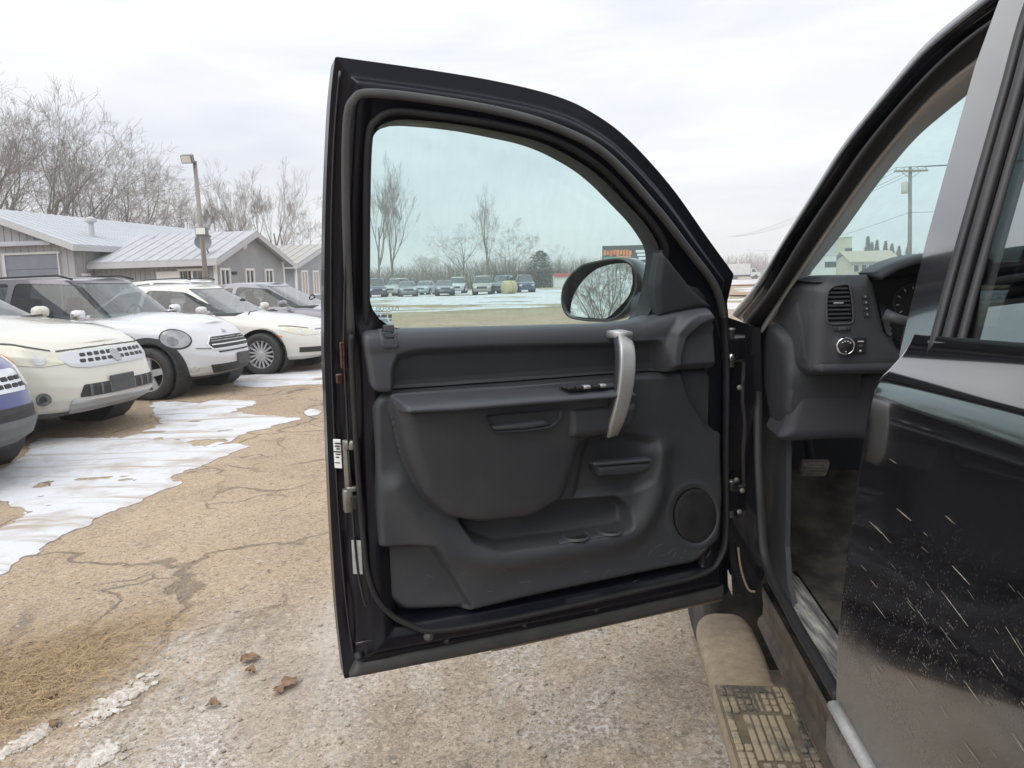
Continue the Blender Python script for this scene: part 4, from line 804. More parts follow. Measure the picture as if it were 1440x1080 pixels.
loc = place((-4.5, 9.26), (MI['L']/2-.75, -.78), RC)
o, zt_ = car('parked_car', 'white small hatchback with a dark plum roof and black wheel arches', MI, loc, RC, dict(body=white, pillar=plum, roof=plum, mirror=CHRM), fe); plate(o, MI['L']/2+.015, .12, .44, .30, .15); wipers(o, MI['gb'][1], zt_)
for y in (-.60, .60): MB().tube([(-1.55, y, 1.50), (-1.4, y, 1.555), (.0, y, 1.575), (.2, y, 1.52)], .014, 6).build('roof_rail', BLKP, o, True)
# --- white sedan
ivory = paint('ivory_paint', (.60, .59, .545))
ML = dict(L=4.83, W=1.83, H=1.45, fo=.95, wb=2.73, wr=.325, zb=.20, top=[(-2.41, .88), (-1.9, 1.00), (-1.2, .96), (.6, .92), (1.0, .92), (1.5, .86), (2.0, .77), (2.25, .70), (2.41, .64)], gb=(-1.75, 1.12), gt=(-1.05, .12), win=[[(-.55, .07), (.93, .07), (.12, .50), (-.50, .52)], [(-1.50, .10), (-.63, .07), (-.58, .52), (-1.02, .46)]], rw=.62, crown=.05, spokes=16, n=3.8, mir=(.62, 1.02))
fe = [('panel_gap', SEAM, [(.60, .695), (.9, .742), (1.12, .752), (1.12, .761), (.9, .751), (.60, .704)], .006, 'pair', .01), ('panel_gap', SEAM, [(-.5, .675), (.5, .675), (.5, .684), (-.5, .684)], .006, 'one', .01), ('headlight', LAMPY, [(.52, .60), (.82, .60), (1.08, .68), (1.12, .745), (.9, .735), (.60, .69)], .006, 'pair'), ('lamp_bowl', LAMP, (.80, .655, .06, .045, 0, 0), .012, 'ell'), ('grille', CHRM, [(-.46, .54), (.46, .54), (.50, .67), (-.50, .67)], .006, 'one'), ('side_marker', AMB, rect(1.12, 1.34, .585, .61), .010, 'pair', .3), ('fog_slot', BLKP, rect(.55, .90, .34, .42), .006, 'pair'), ('lower_intake', BLKP, rect(-.48, .48, .32, .42), .006, 'one'), ('grille_bar', BLKP, rect(-.44, .44, .57, .585), .012, 'one'), ('grille_bar', BLKP, rect(-.45, .45, .61, .625), .012, 'one'), ('lower_valance', BLKP, [(-1.2, .17), (1.2, .17), (1.2, .225), (-1.2, .225)], .004, 'one', .02)]
loc = place((-3.86, 11.58), (ML['L']/2-.95, -.80), RC)
o, zt_ = car('parked_car', 'ivory-white sedan with many-spoked wheels, cut off by the door frame', ML, loc, RC, dict(body=ivory), fe); wipers(o, ML['gb'][1], zt_)
# --- grey-mauve sedan
mauve = paint('grey_mauve_paint', (.17, .165, .20)); GS = dict(ML); GS.update(H=1.46, spokes=5, gb=(-1.8, 1.2), gt=(-1.0, .05))
loc = place((-3.55, 14.7), (ML['L']/2-.95, -.80), RC)
o, zt_ = car('parked_car', 'grey-mauve sedan beyond the ivory sedan, against the door frame', GS, loc, RC, dict(body=mauve), fe[:3]); wipers(o, GS['gb'][1], zt_)
# --- navy compact at the left edge
navy = paint('navy_paint', (.030, .045, .20)); CLAD = pm('grey_bumper', (.11, .115, .12), (.15, .155, .16), 7, .6)
CV = dict(L=4.55, W=1.80, H=1.68, fo=.90, wb=2.62, wr=.345, zb=.24, top=[(-2.27, .95), (-2., 1.05), (.7, 1.05), (1.0, 1.04), (1.6, .98), (2.0, .90), (2.15, .84), (2.27, .74)], gb=(-2.05, 1.05), gt=(-1.8, .35), win=[[(-.75, .07), (.9, .07), (.36, .55), (-.75, .55)], [(-1.75, .08), (-.83, .07), (-.83, .55), (-1.65, .53)]], crown=.06, spokes=5, n=3.4)
fe = [('headlight', LAMPY, [(.52, .69), (.86, .66), (1.06, .72), (1.16, .90), (.98, .93), (.62, .84)], .008, 'pair'), ('grille', CHRM, [(-.48, .66), (.48, .66), (.50, .82), (-.50, .82)], .008, 'one'), ('lower_bumper', CLAD, [(-1.3, .18), (1.3, .18), (1.3, .44), (.7, .47), (-.7, .47), (-1.3, .44)], .014, 'one', .03), ('lower_intake', BLKP, rect(-.5, .5, .45, .56), .010, 'one'), ('fog_ring', CHRM, (.98, .50, .05, .09, 0, 0), .016, 'ell'), ('fog_lamp', LAMP, (.98, .50, .035, .07, 0, 0), .022, 'ell')]+[('grille_cell', BLKP, rect(-.46+.08*k, -.40+.08*k, .69+.05*j, .72+.05*j), .013, 'one') for k in range(12) for j in range(2)]
loc = place((-3.72, 5.80), (CV['L']/2-.25, .72), RC)
car('parked_car', 'dark blue compact SUV nose at the far left edge of the picture', CV, loc, RC, dict(body=navy), fe)
# --- white wagon further back
WGN = dict(MU); WGN.update(H=1.62, spokes=5); loc = (-8.6, 21.0)
o, _ = car('parked_car', 'white wagon whose roof shows behind the hatchback and the ivory sedan', WGN, loc, RC, dict(body=paint('wagon_white', (.6, .6, .57))), (), 0)
for y in (-.6, .6): MB().tube([(-1.4, y, 1.55), (-1.25, y, 1.61), (-.1, y, 1.64), (.1, y, 1.58)], .016, 6).build('roof_rail', BLKP, o, True)
# --- cars of the far lot, through the door glass
SUV = dict(L=4.7, W=1.85, H=1.78, fo=.9, wb=2.75, wr=.37, zb=.26, top=[(-2.35, 1.0), (0, 1.08), (.9, 1.08), (1.9, 1.0), (2.2, .92), (2.35, .8)], gb=(-2.2, 1.1), gt=(-1.95, .5), win=[[(-.9, .07), (.95, .07), (.5, .55), (-.9, .55)], [(-1.9, .07), (-1., .07), (-1., .55), (-1.8, .53)]])
SED = dict(ML); SED.update(n=4)
far = [(529, 70, SUV, (.06, .075, .10), -1.35, 'dark SUV at the left end of the far row'), (558, 76, SUV, (.40, .42, .42), -1.75, 'silver SUV, second from the left in the far row'), (573, 70, SED, (.12, .14, .15), -1.4, 'dark grey sedan in front of the silver SUV in the far row'), (598, 77, SED, (.26, .29, .31), -1.7, 'grey sedan left of the dark sedan in the far row'), (625, 71, SED, (.045, .065, .09), -1.45, 'black-blue sedan in the middle of the far row'), (679, 70, SUV, (.30, .29, .26), -1.57, 'large beige-grey SUV facing the camera in the far row'), (707, 74, SUV, (.07, .12, .16), -1.8, 'teal-dark SUV right of the beige-grey one'), (738, 76, SUV, (.03, .06, .13), -1.5, 'dark blue SUV at the right end of the far row'), (644, 80, SUV, (.5, .5, .5), -1.6, 'pale SUV at the back of the far row')]
for i, (px, Y, pp, col, rz_, lb) in enumerate(far):
    b = aty(px, 410, Y); pp = dict(pp); pp['cat'] = 'car'
    car('distant_car', lb, pp, (b[0], Y), rz_, dict(body=paint('far_paint', col)), [('headlight', LAMP, [(.5, .68), (.85, .68), (.85, .80), (.5, .80)], .01, 'pair'), ('grille', BLKP, rect(-.45, .45, .58, .78), .01, 'one')], 1, 'cars in the far lot')
bl = aty(716, 411, 69); hb_ = thing('hay_bale', 'pale round hay bale in front of the far row of cars', 'hay bale', (bl[0], 69, 0)); MB().lathe([(0, -.6), (.5, -.6), (.62, -.52), (.64, 0), (.62, .52), (.5, .6), (0, .6)], (0, 0, .62), (.8, .6, 0), 20).build('bale', pm('hay', (.52, .45, .28), (.4, .34, .2), 6, .9), hb_, True); MB().lathe([(.645, -.02), (.645, .02)], (0, 0, .62), (.8, .6, 0), 20).build('twine', BLKP, hb_)
# ------------------------------------------------------------------ black pickup truck
# truck frame: s = metres rearward of the front door's hinge edge, d = metres inboard of the door skin line, z = height
_A = atz(483, 950, .53); _B = atz(1020, 838, .53); PSI = math.radians(6.3)
TO = np.array([_B[0], _B[1], 0.]); TU = np.array([math.sin(PSI), math.cos(PSI), 0]); TI = np.array([math.cos(PSI), -math.sin(PSI), 0])
DS = (_A-_B)*np.array([1, 1, 0]); DS /= np.linalg.norm(DS); DN = np.array([-DS[1], DS[0], 0])
if DN[1] > 0: DN = -DN
Z3 = np.array([0, 0, 1.])
def D0(z):
    z = np.asarray(z, float); t = np.clip((1.25-z)/.4, 0, 1)
    return np.where(z > 1.24, (z-1.24)*.30, 0)-.03*t*t*(3-2*t)+np.where(z < .75, (.75-z)**2*.6, 0)
def solve(x, y, d, Nn):
    r_ = ray(x, y); z = 1.
    for i in range(30):
        t = ((TO+Nn*(D0(z)+d)-CP)@Nn)/(r_@Nn); p = CP+t*r_; z = p[2]
    return p
def dpx(pts, d=0.):      # picture points -> (s,z) on the open door at inward offset d
    return np.array([((lambda p: ((p-TO)@DS, p[2]))(solve(x, y, d, DN))) for x, y in pts])
def spx(pts, d=0.):      # picture points -> (s,z) on the cab side
    return np.array([((lambda p: (-(p-TO)@TU, p[2]))(solve(x, y, d, TI))) for x, y in pts])
def upx(pts, s):         # picture points -> (inboard, z) on a plane across the cab
    out = []
    for x, y in pts:
        r_ = ray(x, y); t = ((TO-TU*s-CP)@TU)/(r_@TU); p = CP+t*r_; out.append(((p-TO)@TI, p[2]))
    return np.array(out)
def DW(s, d, z): # open-door frame -> world
    s, d, z = np.broadcast_arrays(np.asarray(s, float), np.asarray(d, float), np.asarray(z, float)); return TO+s[..., None]*DS+(D0(z)+d)[..., None]*DN+z[..., None]*Z3
def SW(s, d, z, curved=True): # cab frame -> world
    s, d, z = np.broadcast_arrays(np.asarray(s, float), np.asarray(d, float), np.asarray(z, float)); return TO-s[..., None]*TU+((D0(z) if curved else 0*z)+d)[..., None]*TI+z[..., None]*Z3

PAINT = pm('black_paint', (.0055, .0055, .0085), (.008, .008, .011), 3, .14, coat=1., spec=.5, rough2=.22)
RUB = pm('rubber', (.012, .012, .013), (.02, .02, .021), 20, .62, bump=.1, bscale=300); RUBG = pm('dusty_rubber', (.055, .057, .06), (.085, .085, .083), 14, .7)
JAMB = pm('black_jamb_paint', (.0035, .0038, .0085), (.0055, .006, .012), 3, .3, coat=.22, rough2=.4, spec=.2)
PLAS = pm('charcoal_plastic', (.043, .046, .053), (.052, .055, .062), 5, .50, bump=.22, bscale=900, spec=.45, rough2=.52, bdist=.0008)
PLASL = pm('charcoal_upper_plastic', (.060, .063, .073), (.070, .073, .083), 5, .48, bump=.2, bscale=900, spec=.45, bdist=.0008)
PLASD = pm('dark_plastic', (.032, .036, .045), (.040, .044, .053), 6, .58, bump=.2, bscale=900, bdist=.0008)
DUSTY = pm('dusty_lower_plastic', (.043, .046, .053), (.064, .066, .070), 7, .50, bump=.22, bscale=900, bdist=.0008, sharp=(.45, .8))
SILV = pm('satin_silver', (.46, .46, .455), (.50, .50, .49), 20, .42, metal=.6, bump=.04, bscale=300); CHROME = pm('chrome', (.75, .75, .76), None, rough=.1, metal=1.)
STEEL = pm('bare_steel', (.32, .31, .29), (.22, .21, .19), 30, .42, metal=.8); WHITEP = pm('white_print', (.75, .75, .75), None, rough=.6); MUD = pm('mud', (.38, .30, .21), (.26, .21, .15), 16, .9, bump=.6, bscale=120, bdist=.003)
GLS = glass('door_glass', (.765, .935, .915), .05, film=.045, filmcol=(.85, .9, .88)); GLW = glass('windshield_glass', (.765, .945, .93), .045, film=.03); GLD = glass('privacy_glass', (.10, .115, .12), .26)
truck = world_thing('pickup_truck', 'black pickup truck with its front door wide open, filling the right side', 'pickup truck', TO)

# ---- open front door
OUT = np.vstack([catmull(dpx([(470, 83), (463, 150), (457, 280), (455, 400), (457, 550), (463, 700), (472, 850), (483, 950)]), 5),
    catmull(dpx([(484, 951), (750, 899.5), (1012, 840)]), 6), catmull(dpx([(1021, 830), (1022, 700), (1025, 500), (1019, 425)]), 6),
    catmull(dpx([(1028, 386), (1022, 377), (990, 333), (940, 263), (880, 197), (830, 160), (780, 137), (700, 117), (600, 100), (472, 82)]), 6)])
WIN = rounded(dpx([(515, 466), (515, 300), (518, 164), (640, 172), (762, 197), (835, 238), (906, 312), (931, 352), (914, 462)], .045), .42, 6)
def dgrid(lo, hi, res):
    s = np.arange(lo[0], hi[0]+res, res); z = np.arange(lo[1], hi[1]+res, res); return np.meshgrid(s, z, indexing='ij')
def dpart(name, poly, hf, mat, parent, res=.004, skirt=.02, hole=None, label=None, pad=.01):
    """moulded part: outline poly in door (s,z), surface height hf(s,z,sd)"""
    lo, hi = poly.min(0)-pad, poly.max(0)+pad; S, Z = dgrid(lo, hi, res); sd = sdf(poly, S, Z); Fd = sd.copy()
    if hole is not None: Fd = np.maximum(Fd, -sdf(hole, S, Z))
    P = DW(S, hf(S, Z, sd), Z); V, Fc = clip_surface(P, Fd, -DN*skirt if skirt else None)
    return mesh_obj(name, V, Fc, mat, parent, True, label)
UP = rounded(dpx([(512, 466), (700, 461), (850, 457), (905, 452), (945, 440), (975, 431), (1003, 431), (1013, 455), (1015, 519), (900, 526), (700, 541), (525, 553)], .10), .16, 4)
LOW = rounded(dpx([(525, 554), (700, 542), (900, 527), (1015, 520), (1021, 600), (1023, 700), (1019, 760), (985, 795), (900, 812), (750, 844), (660, 866), (575, 870), (541, 845), (535, 790), (530, 700)], .09), .2, 5)
TRIMALL = np.array(dpx([(512, 464), (700, 459), (905, 450), (1003, 430), (1015, 520), (1023, 700), (1019, 765), (985, 797), (750, 846), (575, 872), (541, 848), (530, 700), (520, 553)], .08))
def smooth_prof(xs, hs):
    X = np.linspace(-.02, .26, 1401); Y = np.interp(X, xs, hs); k = np.hanning(41); k /= k.sum(); Yp = np.r_[np.full(20, Y[0]), Y, np.full(20, Y[-1])]; Ys = np.convolve(Yp, k, 'valid'); return lambda x: np.interp(x, X, Ys)
PR1 = smooth_prof([0, .030, .042, .056, .070, .2], [.010, .018, .036, .040, .034, .03])
PR2 = smooth_prof([0, .026, .040, .054, .068, .090, .112, .130, .2], [.010, .017, .038, .044, .062, .068, .060, .02, .01])
def shell_h(S, Z, sd):
    x = -sd; low = sstep(1.36, 1.22, Z); hb = PR1(x)*(1-low)+PR2(x)*low
    return hb + .005*np.sin(Z*26)*low*sstep(.86, .93, S)*sstep(.01, .03, x)*sstep(.10, .08, x)
fd = dpart('front_door', OUT, shell_h, JAMB, truck, .003, .05, hole=WIN, label='open black front door with charcoal inner trim')
# outer skin of the door
lo, hi = OUT.min(0)-.01, OUT.max(0)+.01; S, Z = dgrid(lo, hi, .02); sk = np.maximum(sdf(OUT, S, Z), -sdf(WIN, S, Z)); V, Fc = clip_surface(DW(S, -.006, Z), sk); mesh_obj('outer_skin', V, Fc, PAINT, fd)
wc_ = WIN.mean(0); wi_ = WIN+(wc_-WIN)/np.linalg.norm(wc_-WIN, axis=1, keepdims=True)*.0025; nW = len(wi_); V = np.vstack([DW(wi_[:, 0], -.010, wi_[:, 1]), DW(wi_[:, 0], .048, wi_[:, 1])]); mesh_obj('window_channel', V, [(i, (i+1) % nW, (i+1) % nW+nW, i+nW) for i in range(nW)], RUB, fd)
# glass with etched marks
GW = rounded(dpx([(510, 480), (510, 300), (512, 160), (640, 170), (760, 196), (835, 238), (908, 312), (936, 352), (920, 480)], .03), .3, 5)
S, Z = dgrid(GW.min(0)-.01, GW.max(0)+.01, .03); V, Fc = clip_surface(DW(S, .026, Z), sdf(GW, S, Z)); mesh_obj('window_glass', V, Fc, GLS, fd)
def text_mesh(name, body, size, org, ax, ay, mat, parent, flip=False, depth=.0004):
    cu = bpy.data.curves.new('lettering', 'FONT'); cu.body = body; cu.size = size; cu.extrude = 0; to = bpy.data.objects.new('lettering', cu); COL.objects.link(to)
    bpy.context.view_layer.update(); me = to.evaluated_get(bpy.context.evaluated_depsgraph_get()).to_mesh(); V = np.array([v.co[:] for v in me.vertices]); Fc = [list(p.vertices) for p in me.polygons]; to.to_mesh_clear()
    bpy.data.objects.remove(to); bpy.data.curves.remove(cu)
    if not len(V): return
    if flip: V[:, 0] = -V[:, 0]
    W = np.array(org)+V[:, :1]*np.array(ax)+V[:, 1:2]*np.array(ay); return mesh_obj(name, W, Fc, mat, parent, False)
ETCH = pm('etched_grey', (.22, .26, .26), None, rough=.7)
q = dpx([(560, 436), (525, 436), (551, 447), (541, 447)], .028)
text_mesh('glass_marking', 'FLEXFUEL', .0118, DW(q[0][0]-.002, .0285, q[0][1]), DS*-1., Z3, ETCH, fd, True)
for (cx, cy, wv, hv) in ((548.5, 444.5, 5, 5), (540, 444.5, 8, 4), (532.5, 444.5, 3.5, 3.5), (540, 450, 10, 1.2), (549, 450, 3, 2.2), (541, 452.5, 9, .9), (538, 438.5, 22, .7), (536, 440.5, 20, .5)):
    a = dpx([(cx-wv/2, cy-hv/2), (cx+wv/2, cy-hv/2), (cx+wv/2, cy+hv/2), (cx-wv/2, cy+hv/2)], .028); MB().add(DW(a[:, 0], .0285, a[:, 1]), [(0, 1, 2, 3)]).build('glass_marking', ETCH, fd)
# rubber run around the glass
def door_sweep(name, pts, d, wa, wb, mat, closed=False, n=6, raw=None, label=None):
    P2 = catmull(dpx(pts, d), n, closed) if raw is None else raw; P = DW(P2[:, 0], d, P2[:, 1])
    T = np.gradient(P, axis=0) if not closed else np.roll(P, -1, 0)-np.roll(P, 1, 0); T /= np.linalg.norm(T, axis=1, keepdims=True)+1e-9; A = np.cross(T, DN); A /= np.linalg.norm(A, axis=1, keepdims=True)+1e-9
    k = 10; sec = [(wa*math.copysign(abs(math.cos(t))**.6, math.cos(t)), wb*math.copysign(abs(math.sin(t))**.6, math.sin(t))) for t in np.arange(k)/k*2*math.pi]
    m = MB().sweep(P, sec, A, DN, closed); return m.build(name, mat, fd, True, label)
door_sweep('glass_run', [(513, 462), (513, 300), (516, 198), (527, 172), (552, 161), (600, 165), (690, 178), (772, 199), (836, 236), (886, 287), (912, 317), (927, 343), (929, 364)], .020, .008, .030, RUB)
door_sweep('glass_run', [(926, 352), (922, 400), (916, 452)], .038, .006, .016, RUB)
door_sweep('weatherstrip', [(494, 470), (489, 380), (486, 260), (488, 170), (497, 141), (520, 131), (600, 139), (700, 156), (780, 179), (850, 216), (920, 290), (970, 354), (1005, 402), (1018, 445)], .052, .0075, .009, RUBG)
door_sweep('weatherstrip', [(494, 470), (497, 560), (503, 660), (510, 750), (519, 815), (540, 855), (575, 878), (620, 886), (750, 863), (900, 829), (985, 808), (1012, 785), (1021, 740), (1021, 600), (1019, 470), (1017, 445)], .066, .0055, .010, RUB)
# wide seal along the door's bottom edge with its push clips
sb_ = dpx([(500, 925), (620, 902), (750, 876), (880, 848), (1012, 818), (1012, 838), (880, 868), (750, 897), (620, 922), (490, 948)], .02)
dpart('bottom_seal', sb_, lambda S, Z, sd: .036+.010*dome(sd, .012), pm('bottom_seal_rubber', (.030, .031, .033), (.055, .054, .051), 18, .6), fd, .005, .02)
for px in ((504, 926), (627, 903), (735, 880), (835, 858), (940, 834)):
    a = dpx([px], .04)[0]; MB().lathe([(.0, .014), (.006, .012), (.008, .004), (.009, 0)], DW(a[0], .046, a[1]+.008), DN, 12).build('push_clip', RUB, fd, True)
a = dpx([(600, 890)], .05)[0]; MB().lathe([(.0, .02), (.010, .016), (.014, .004), (.014, 0)], DW(a[0], .055, a[1]), DN, 12).build('rubber_plug', RUBG, fd, True)
# jamb: latch, sticker, red reflection mark
a = dpx([(487, 655), (489, 700), (474, 641), (481, 500), (503, 782)], .05)
lp = MB().box(DW(a[0][0]-.002, .046, a[0][1]), (.012, .012, .11), .003, (DS*.8-DN*.6, DN*.8+DS*.6, Z3)); lp.box(DW(a[0][0]-.008, .054, a[0][1]+.045), (.026, .014, .022), .006, (DS*.8-DN*.6, DN*.8+DS*.6, Z3)); la = lp.build('latch', STEEL, fd, True)
MB().box(DW(a[1][0], .052, a[1][1]-.005), (.02, .022, .05), .004, (DS, DN, Z3)).box(DW(a[1][0]-.012, .056, a[1][1]+.02), (.03, .012, .012), .003, (DS, DN, Z3)).build('latch', STEEL, fd, True)
MB().box(DW(a[1][0]-.012, .062, a[1][1]-.008), (.014, .014, .03), .003, (DS, DN, Z3)).build('latch_slot', RUB, fd)
ax_t = (DS*.8-DN*.6, DN*.8+DS*.6, Z3)
st_ = MB().box(DW(a[2][0]-.004, .031, a[2][1]), (.018, .003, .062), .001, (DS*.75-DN*.66, DN*.75+DS*.66, Z3)).build('sticker', WHITEP, fd)
for k in range(9): MB().box(DW(a[2][0]-.005+.002*(k % 2), .0335, a[2][1]-.025+.006*k), (.008+.004*(k % 3), .002, .0022), 0, (DS*.75-DN*.66, DN*.75+DS*.66, Z3)).build('sticker_print', RUB, fd)
MB().box(DW(a[4][0]+.002, .056, a[4][1]), (.022, .003, .075), .001, (DS*.85-DN*.5, DN*.85+DS*.5, Z3)).build('sticker', pm('grey_label', (.28, .28, .27), (.4, .4, .38), 40, .5), fd)
MB().box(DW(a[3][0]-.004, .043, a[3][1]), (.014, .008, .055), .003, (DS, DN, Z3)).box(DW(a[3][0]+.004, .037, a[3][1]-.048), (.018, .008, .022), .004, (DS, DN, Z3)).build('red_reflection_mark', pm('red_reflection_tint', (.085, .010, .012), (.03, .006, .007), 30, .2, coat=1.), fd)  # dark red blocks, their colour partly painting a red-tinted reflection on the jamb

for k, (pts_, d_, r_w) in enumerate((([(478, 100), (470, 200), (466, 330), (466, 450), (469, 580), (476, 720), (487, 850), (497, 918)], .022, .0022), ([(488, 330), (484, 450), (487, 560), (494, 690), (503, 800), (515, 855)], .058, .0026), ([(500, 905), (620, 882), (750, 856), (900, 822), (1005, 797)], .052, .0026))):
    door_sweep('jamb_bead', pts_, d_, r_w, r_w, PAINT)
door_sweep('mud_crust', [(690, 912), (760, 897), (880, 870), (1012, 841)], .014, .0045, .012, MUD)
# ---- inner trim
REC = rounded(dpx([(553, 556), (553, 520), (560, 500), (590, 493), (700, 488), (850, 484), (932, 480), (940, 528)], .10), .2, 4)
POD = rounded(dpx([(942, 560), (938, 500), (944, 468), (962, 446), (990, 428), (1030, 420), (1030, 560)], .11), .25, 5)
PODI = rounded(dpx([(957, 560), (955, 505), (962, 476), (985, 455), (1040, 436), (1040, 560)], .11), .25, 5)
def upper_h(S, Z, sd):
    zt = np.interp(S, dpx([(1003, 431)], .1)[:, 0].tolist()+dpx([(945, 440), (905, 452), (700, 461), (512, 466)], .1)[:, 0].tolist(), dpx([(1003, 431), (945, 440), (905, 452), (700, 461), (512, 466)], .1)[:, 1])
    h = .066+.034*np.sqrt(np.clip(1-(1-np.clip((zt-Z)/.045, 0, 1))**2, 0, 1))
    rec = sstep(.006, -.014, sdf(REC, S, Z)); zb_ = np.interp(S, [0, 1.], [1.185, 1.165]); h = h-rec*(.020+.030*np.clip((1.262-Z)/.085, 0, 1))
    pod = sstep(.004, -.018, sdf(POD, S, Z)); h = h+.020*pod*sstep(-.0, -.02, sd); podi = sstep(.004, -.014, sdf(PODI, S, Z)); h = h-.022*podi
    return h-.012*(1-dome(sd, .010))
dpart('upper_trim', UP, upper_h, PLASL, fd, .0025, .04)
# silver-black mirror sail panel
SAIL = rounded(dpx([(926, 446), (923, 400), (931, 353), (942, 366), (975, 408), (1003, 432), (975, 434), (945, 442)], .075), .12, 4)
dpart('mirror_sail_panel', SAIL, lambda S, Z, sd: .066+.014*dome(sd, .012), PLASD, fd, .004, .03)
BUL = rounded(dpx([(560, 592), (572, 645), (598, 700), (632, 732), (680, 741), (755, 732), (798, 706), (812, 660), (822, 622), (880, 606), (902, 570), (890, 535), (555, 565)], .12), .22, 5)
POCK = rounded(dpx([(632, 700), (652, 742), (668, 764), (705, 775), (800, 762), (868, 750), (889, 742), (889, 716), (872, 700), (800, 706)], .09), .25, 5)
LOWL = rounded(dpx([(525, 772), (612, 768), (640, 812), (668, 858), (640, 890), (540, 890)], .09), .12, 4)
HREC = rounded(dpx([(806, 704), (818, 650), (826, 618), (880, 608), (928, 618), (926, 655), (918, 678), (896, 694), (850, 700)], .09), .2, 5)
SWO = catmull(dpx([(560, 690), (600, 745), (648, 780), (705, 790), (800, 776), (880, 758), (908, 735), (928, 690), (930, 640)], .10), 6)
SPK = dpx([(979+36*math.cos(t), 726+45*math.sin(t)) for t in np.linspace(0, 2*math.pi, 40)[:-1]], .09); SPKI = dpx([(979+30.5*math.cos(t), 726+39*math.sin(t)) for t in np.linspace(0, 2*math.pi, 40)[:-1]], .085)
FOOT = rounded(dpx([(958, 515), (972, 565), (998, 605), (1012, 613), (1030, 613), (1040, 500)], .09), .2, 4)
def lower_h(S, Z, sd):
    h = .080+0*S
    bu = sdf(BUL, S, Z); zz_ = np.clip((Z-.86)/(1.10-.86), 0, 1); h = h+(.026+.030*zz_)*dome(bu-.004, .040)+.006*sstep(.0, -.10, bu)   # padded bulge below the armrest
    swo = sdf(np.vstack([SWO, SWO[::-1]+.0005]), S, Z); h = h+.020*np.exp(-(np.abs(swo)/.032)**2)           # rolled lip
    h = h-.026*sstep(.004, -.012, sdf(LOWL, S, Z))
    h = h-.016*sstep(.006, -.02, sdf(HREC, S, Z))
    h = h-.018*sstep(.003, -.014, sdf(FOOT, S, Z))
    po = sdf(POCK, S, Z); bl = sstep(-.004, .004, sdf(BUL, S, Z)); h = h-.050*sstep(.004, -.010, po)*bl
    h = h+.0025*np.exp(-(sdf(SPK, S, Z)/.007)**2)-.010*sstep(.002, -.006, sdf(SPKI, S, Z))
    h = h-.007*np.exp(-(bu/.0045)**2)*sstep(1.12, 1.10, Z)
    return h-.022*(1-dome(sd, .016))
lt = dpart('lower_trim', LOW, lower_h, DUSTY, fd, .003, .05)
scf = MB(); r_ = np.random.default_rng(8)
for px, py, L_, a_ in [(r_.uniform(905, 1000), r_.uniform(768, 795), r_.uniform(4, 14), r_.uniform(-1.2, .3)) for k in range(16)]+[(r_.uniform(600, 900), r_.uniform(790, 840), r_.uniform(4, 18), r_.uniform(-1.1, .4)) for k in range(12)]+[(r_.uniform(930, 960), r_.uniform(655, 700), r_.uniform(3, 8), r_.uniform(-1., 1.)) for k in range(6)]:
    row = []
    for t_ in (0, .35, .7, 1.):
        for sg in (-1, 1):
            w_ = (.55 if 0 < t_ < 1 else .15)*sg*r_.uniform(.5, 1.1); a = dpx([(px+L_*t_*math.cos(a_)-w_*math.sin(a_), py+L_*t_*math.sin(a_)+w_*math.cos(a_))], .09); h_ = lower_h(a[:, :1].T, a[:, 1:].T, np.full((1, 1), -.05))[0, 0]; row.append(DW(a[0][0], h_+.0008, a[0][1]))
    scf.add(row, [(2*k, 2*k+1, 2*k+3, 2*k+2) for k in range(3)])
scf.build('scuff_marks', pm('scuff', (.15, .145, .14), (.10, .10, .10), 60, .9), fd)
# speaker grille: disc of perforated mesh ridges
SPG = dpx([(979+29.5*math.cos(t), 726+38*math.sin(t)) for t in np.linspace(0, 2*math.pi, 40)[:-1]], .08)
dpart('speaker_grille', SPG, lambda S, Z, sd: .078+.006*dome(sd, .05)+.0012*np.sin(S*1300)*np.sin(Z*1300), pm('grille_cloth', (.012, .012, .013), (.018, .018, .019), 60, .8), fd, .0025, .01)
# armrest
ARM = rounded(dpx([(557, 561), (640, 555), (795, 545), (885, 538), (898, 556), (898, 590), (870, 600), (700, 580), (640, 584), (561, 588)], .15), .18, 5)
arm_lo = dpx([(557, 588), (640, 584), (795, 571), (898, 563)], .15)
arm_hi = dpx([(557, 561), (640, 555), (795, 545), (885, 538)], .15)
ARMP = rounded(dpx([(557, 560), (640, 554), (795, 544), (885, 537), (897, 548), (898, 564), (795, 572), (640, 585), (562, 589)], .15), .2, 5)
def arm_h(S, Z, sd):
    zl = np.interp(S, arm_lo[::-1, 0], arm_lo[::-1, 1]); zh = np.interp(S, arm_hi[::-1, 0], arm_hi[::-1, 1]); t = np.clip((zh-Z)/(zh-zl), 0, 1)
    return .088+.085*np.sqrt(np.clip(1-(1-np.clip(t*1.5, 0, 1))**2, 0, 1))*sstep(0, -.02, sd*1.2)+.0*S
dpart('armrest', ARMP, lambda S, Z, sd: np.minimum(arm_h(S, Z, sd), .115+.060*dome(sd, .014)+.0), PLASL, fd, .0035, .06)
# switch pod below: front part of the armrest
PODB = rounded(dpx([(797, 572), (898, 564), (897, 588), (886, 602), (862, 611), (824, 617), (800, 618)], .14), .2, 5)
dpart('armrest_pod', PODB, lambda S, Z, sd: .112+.036*dome(sd, .02), PLAS, fd, .003, .06)
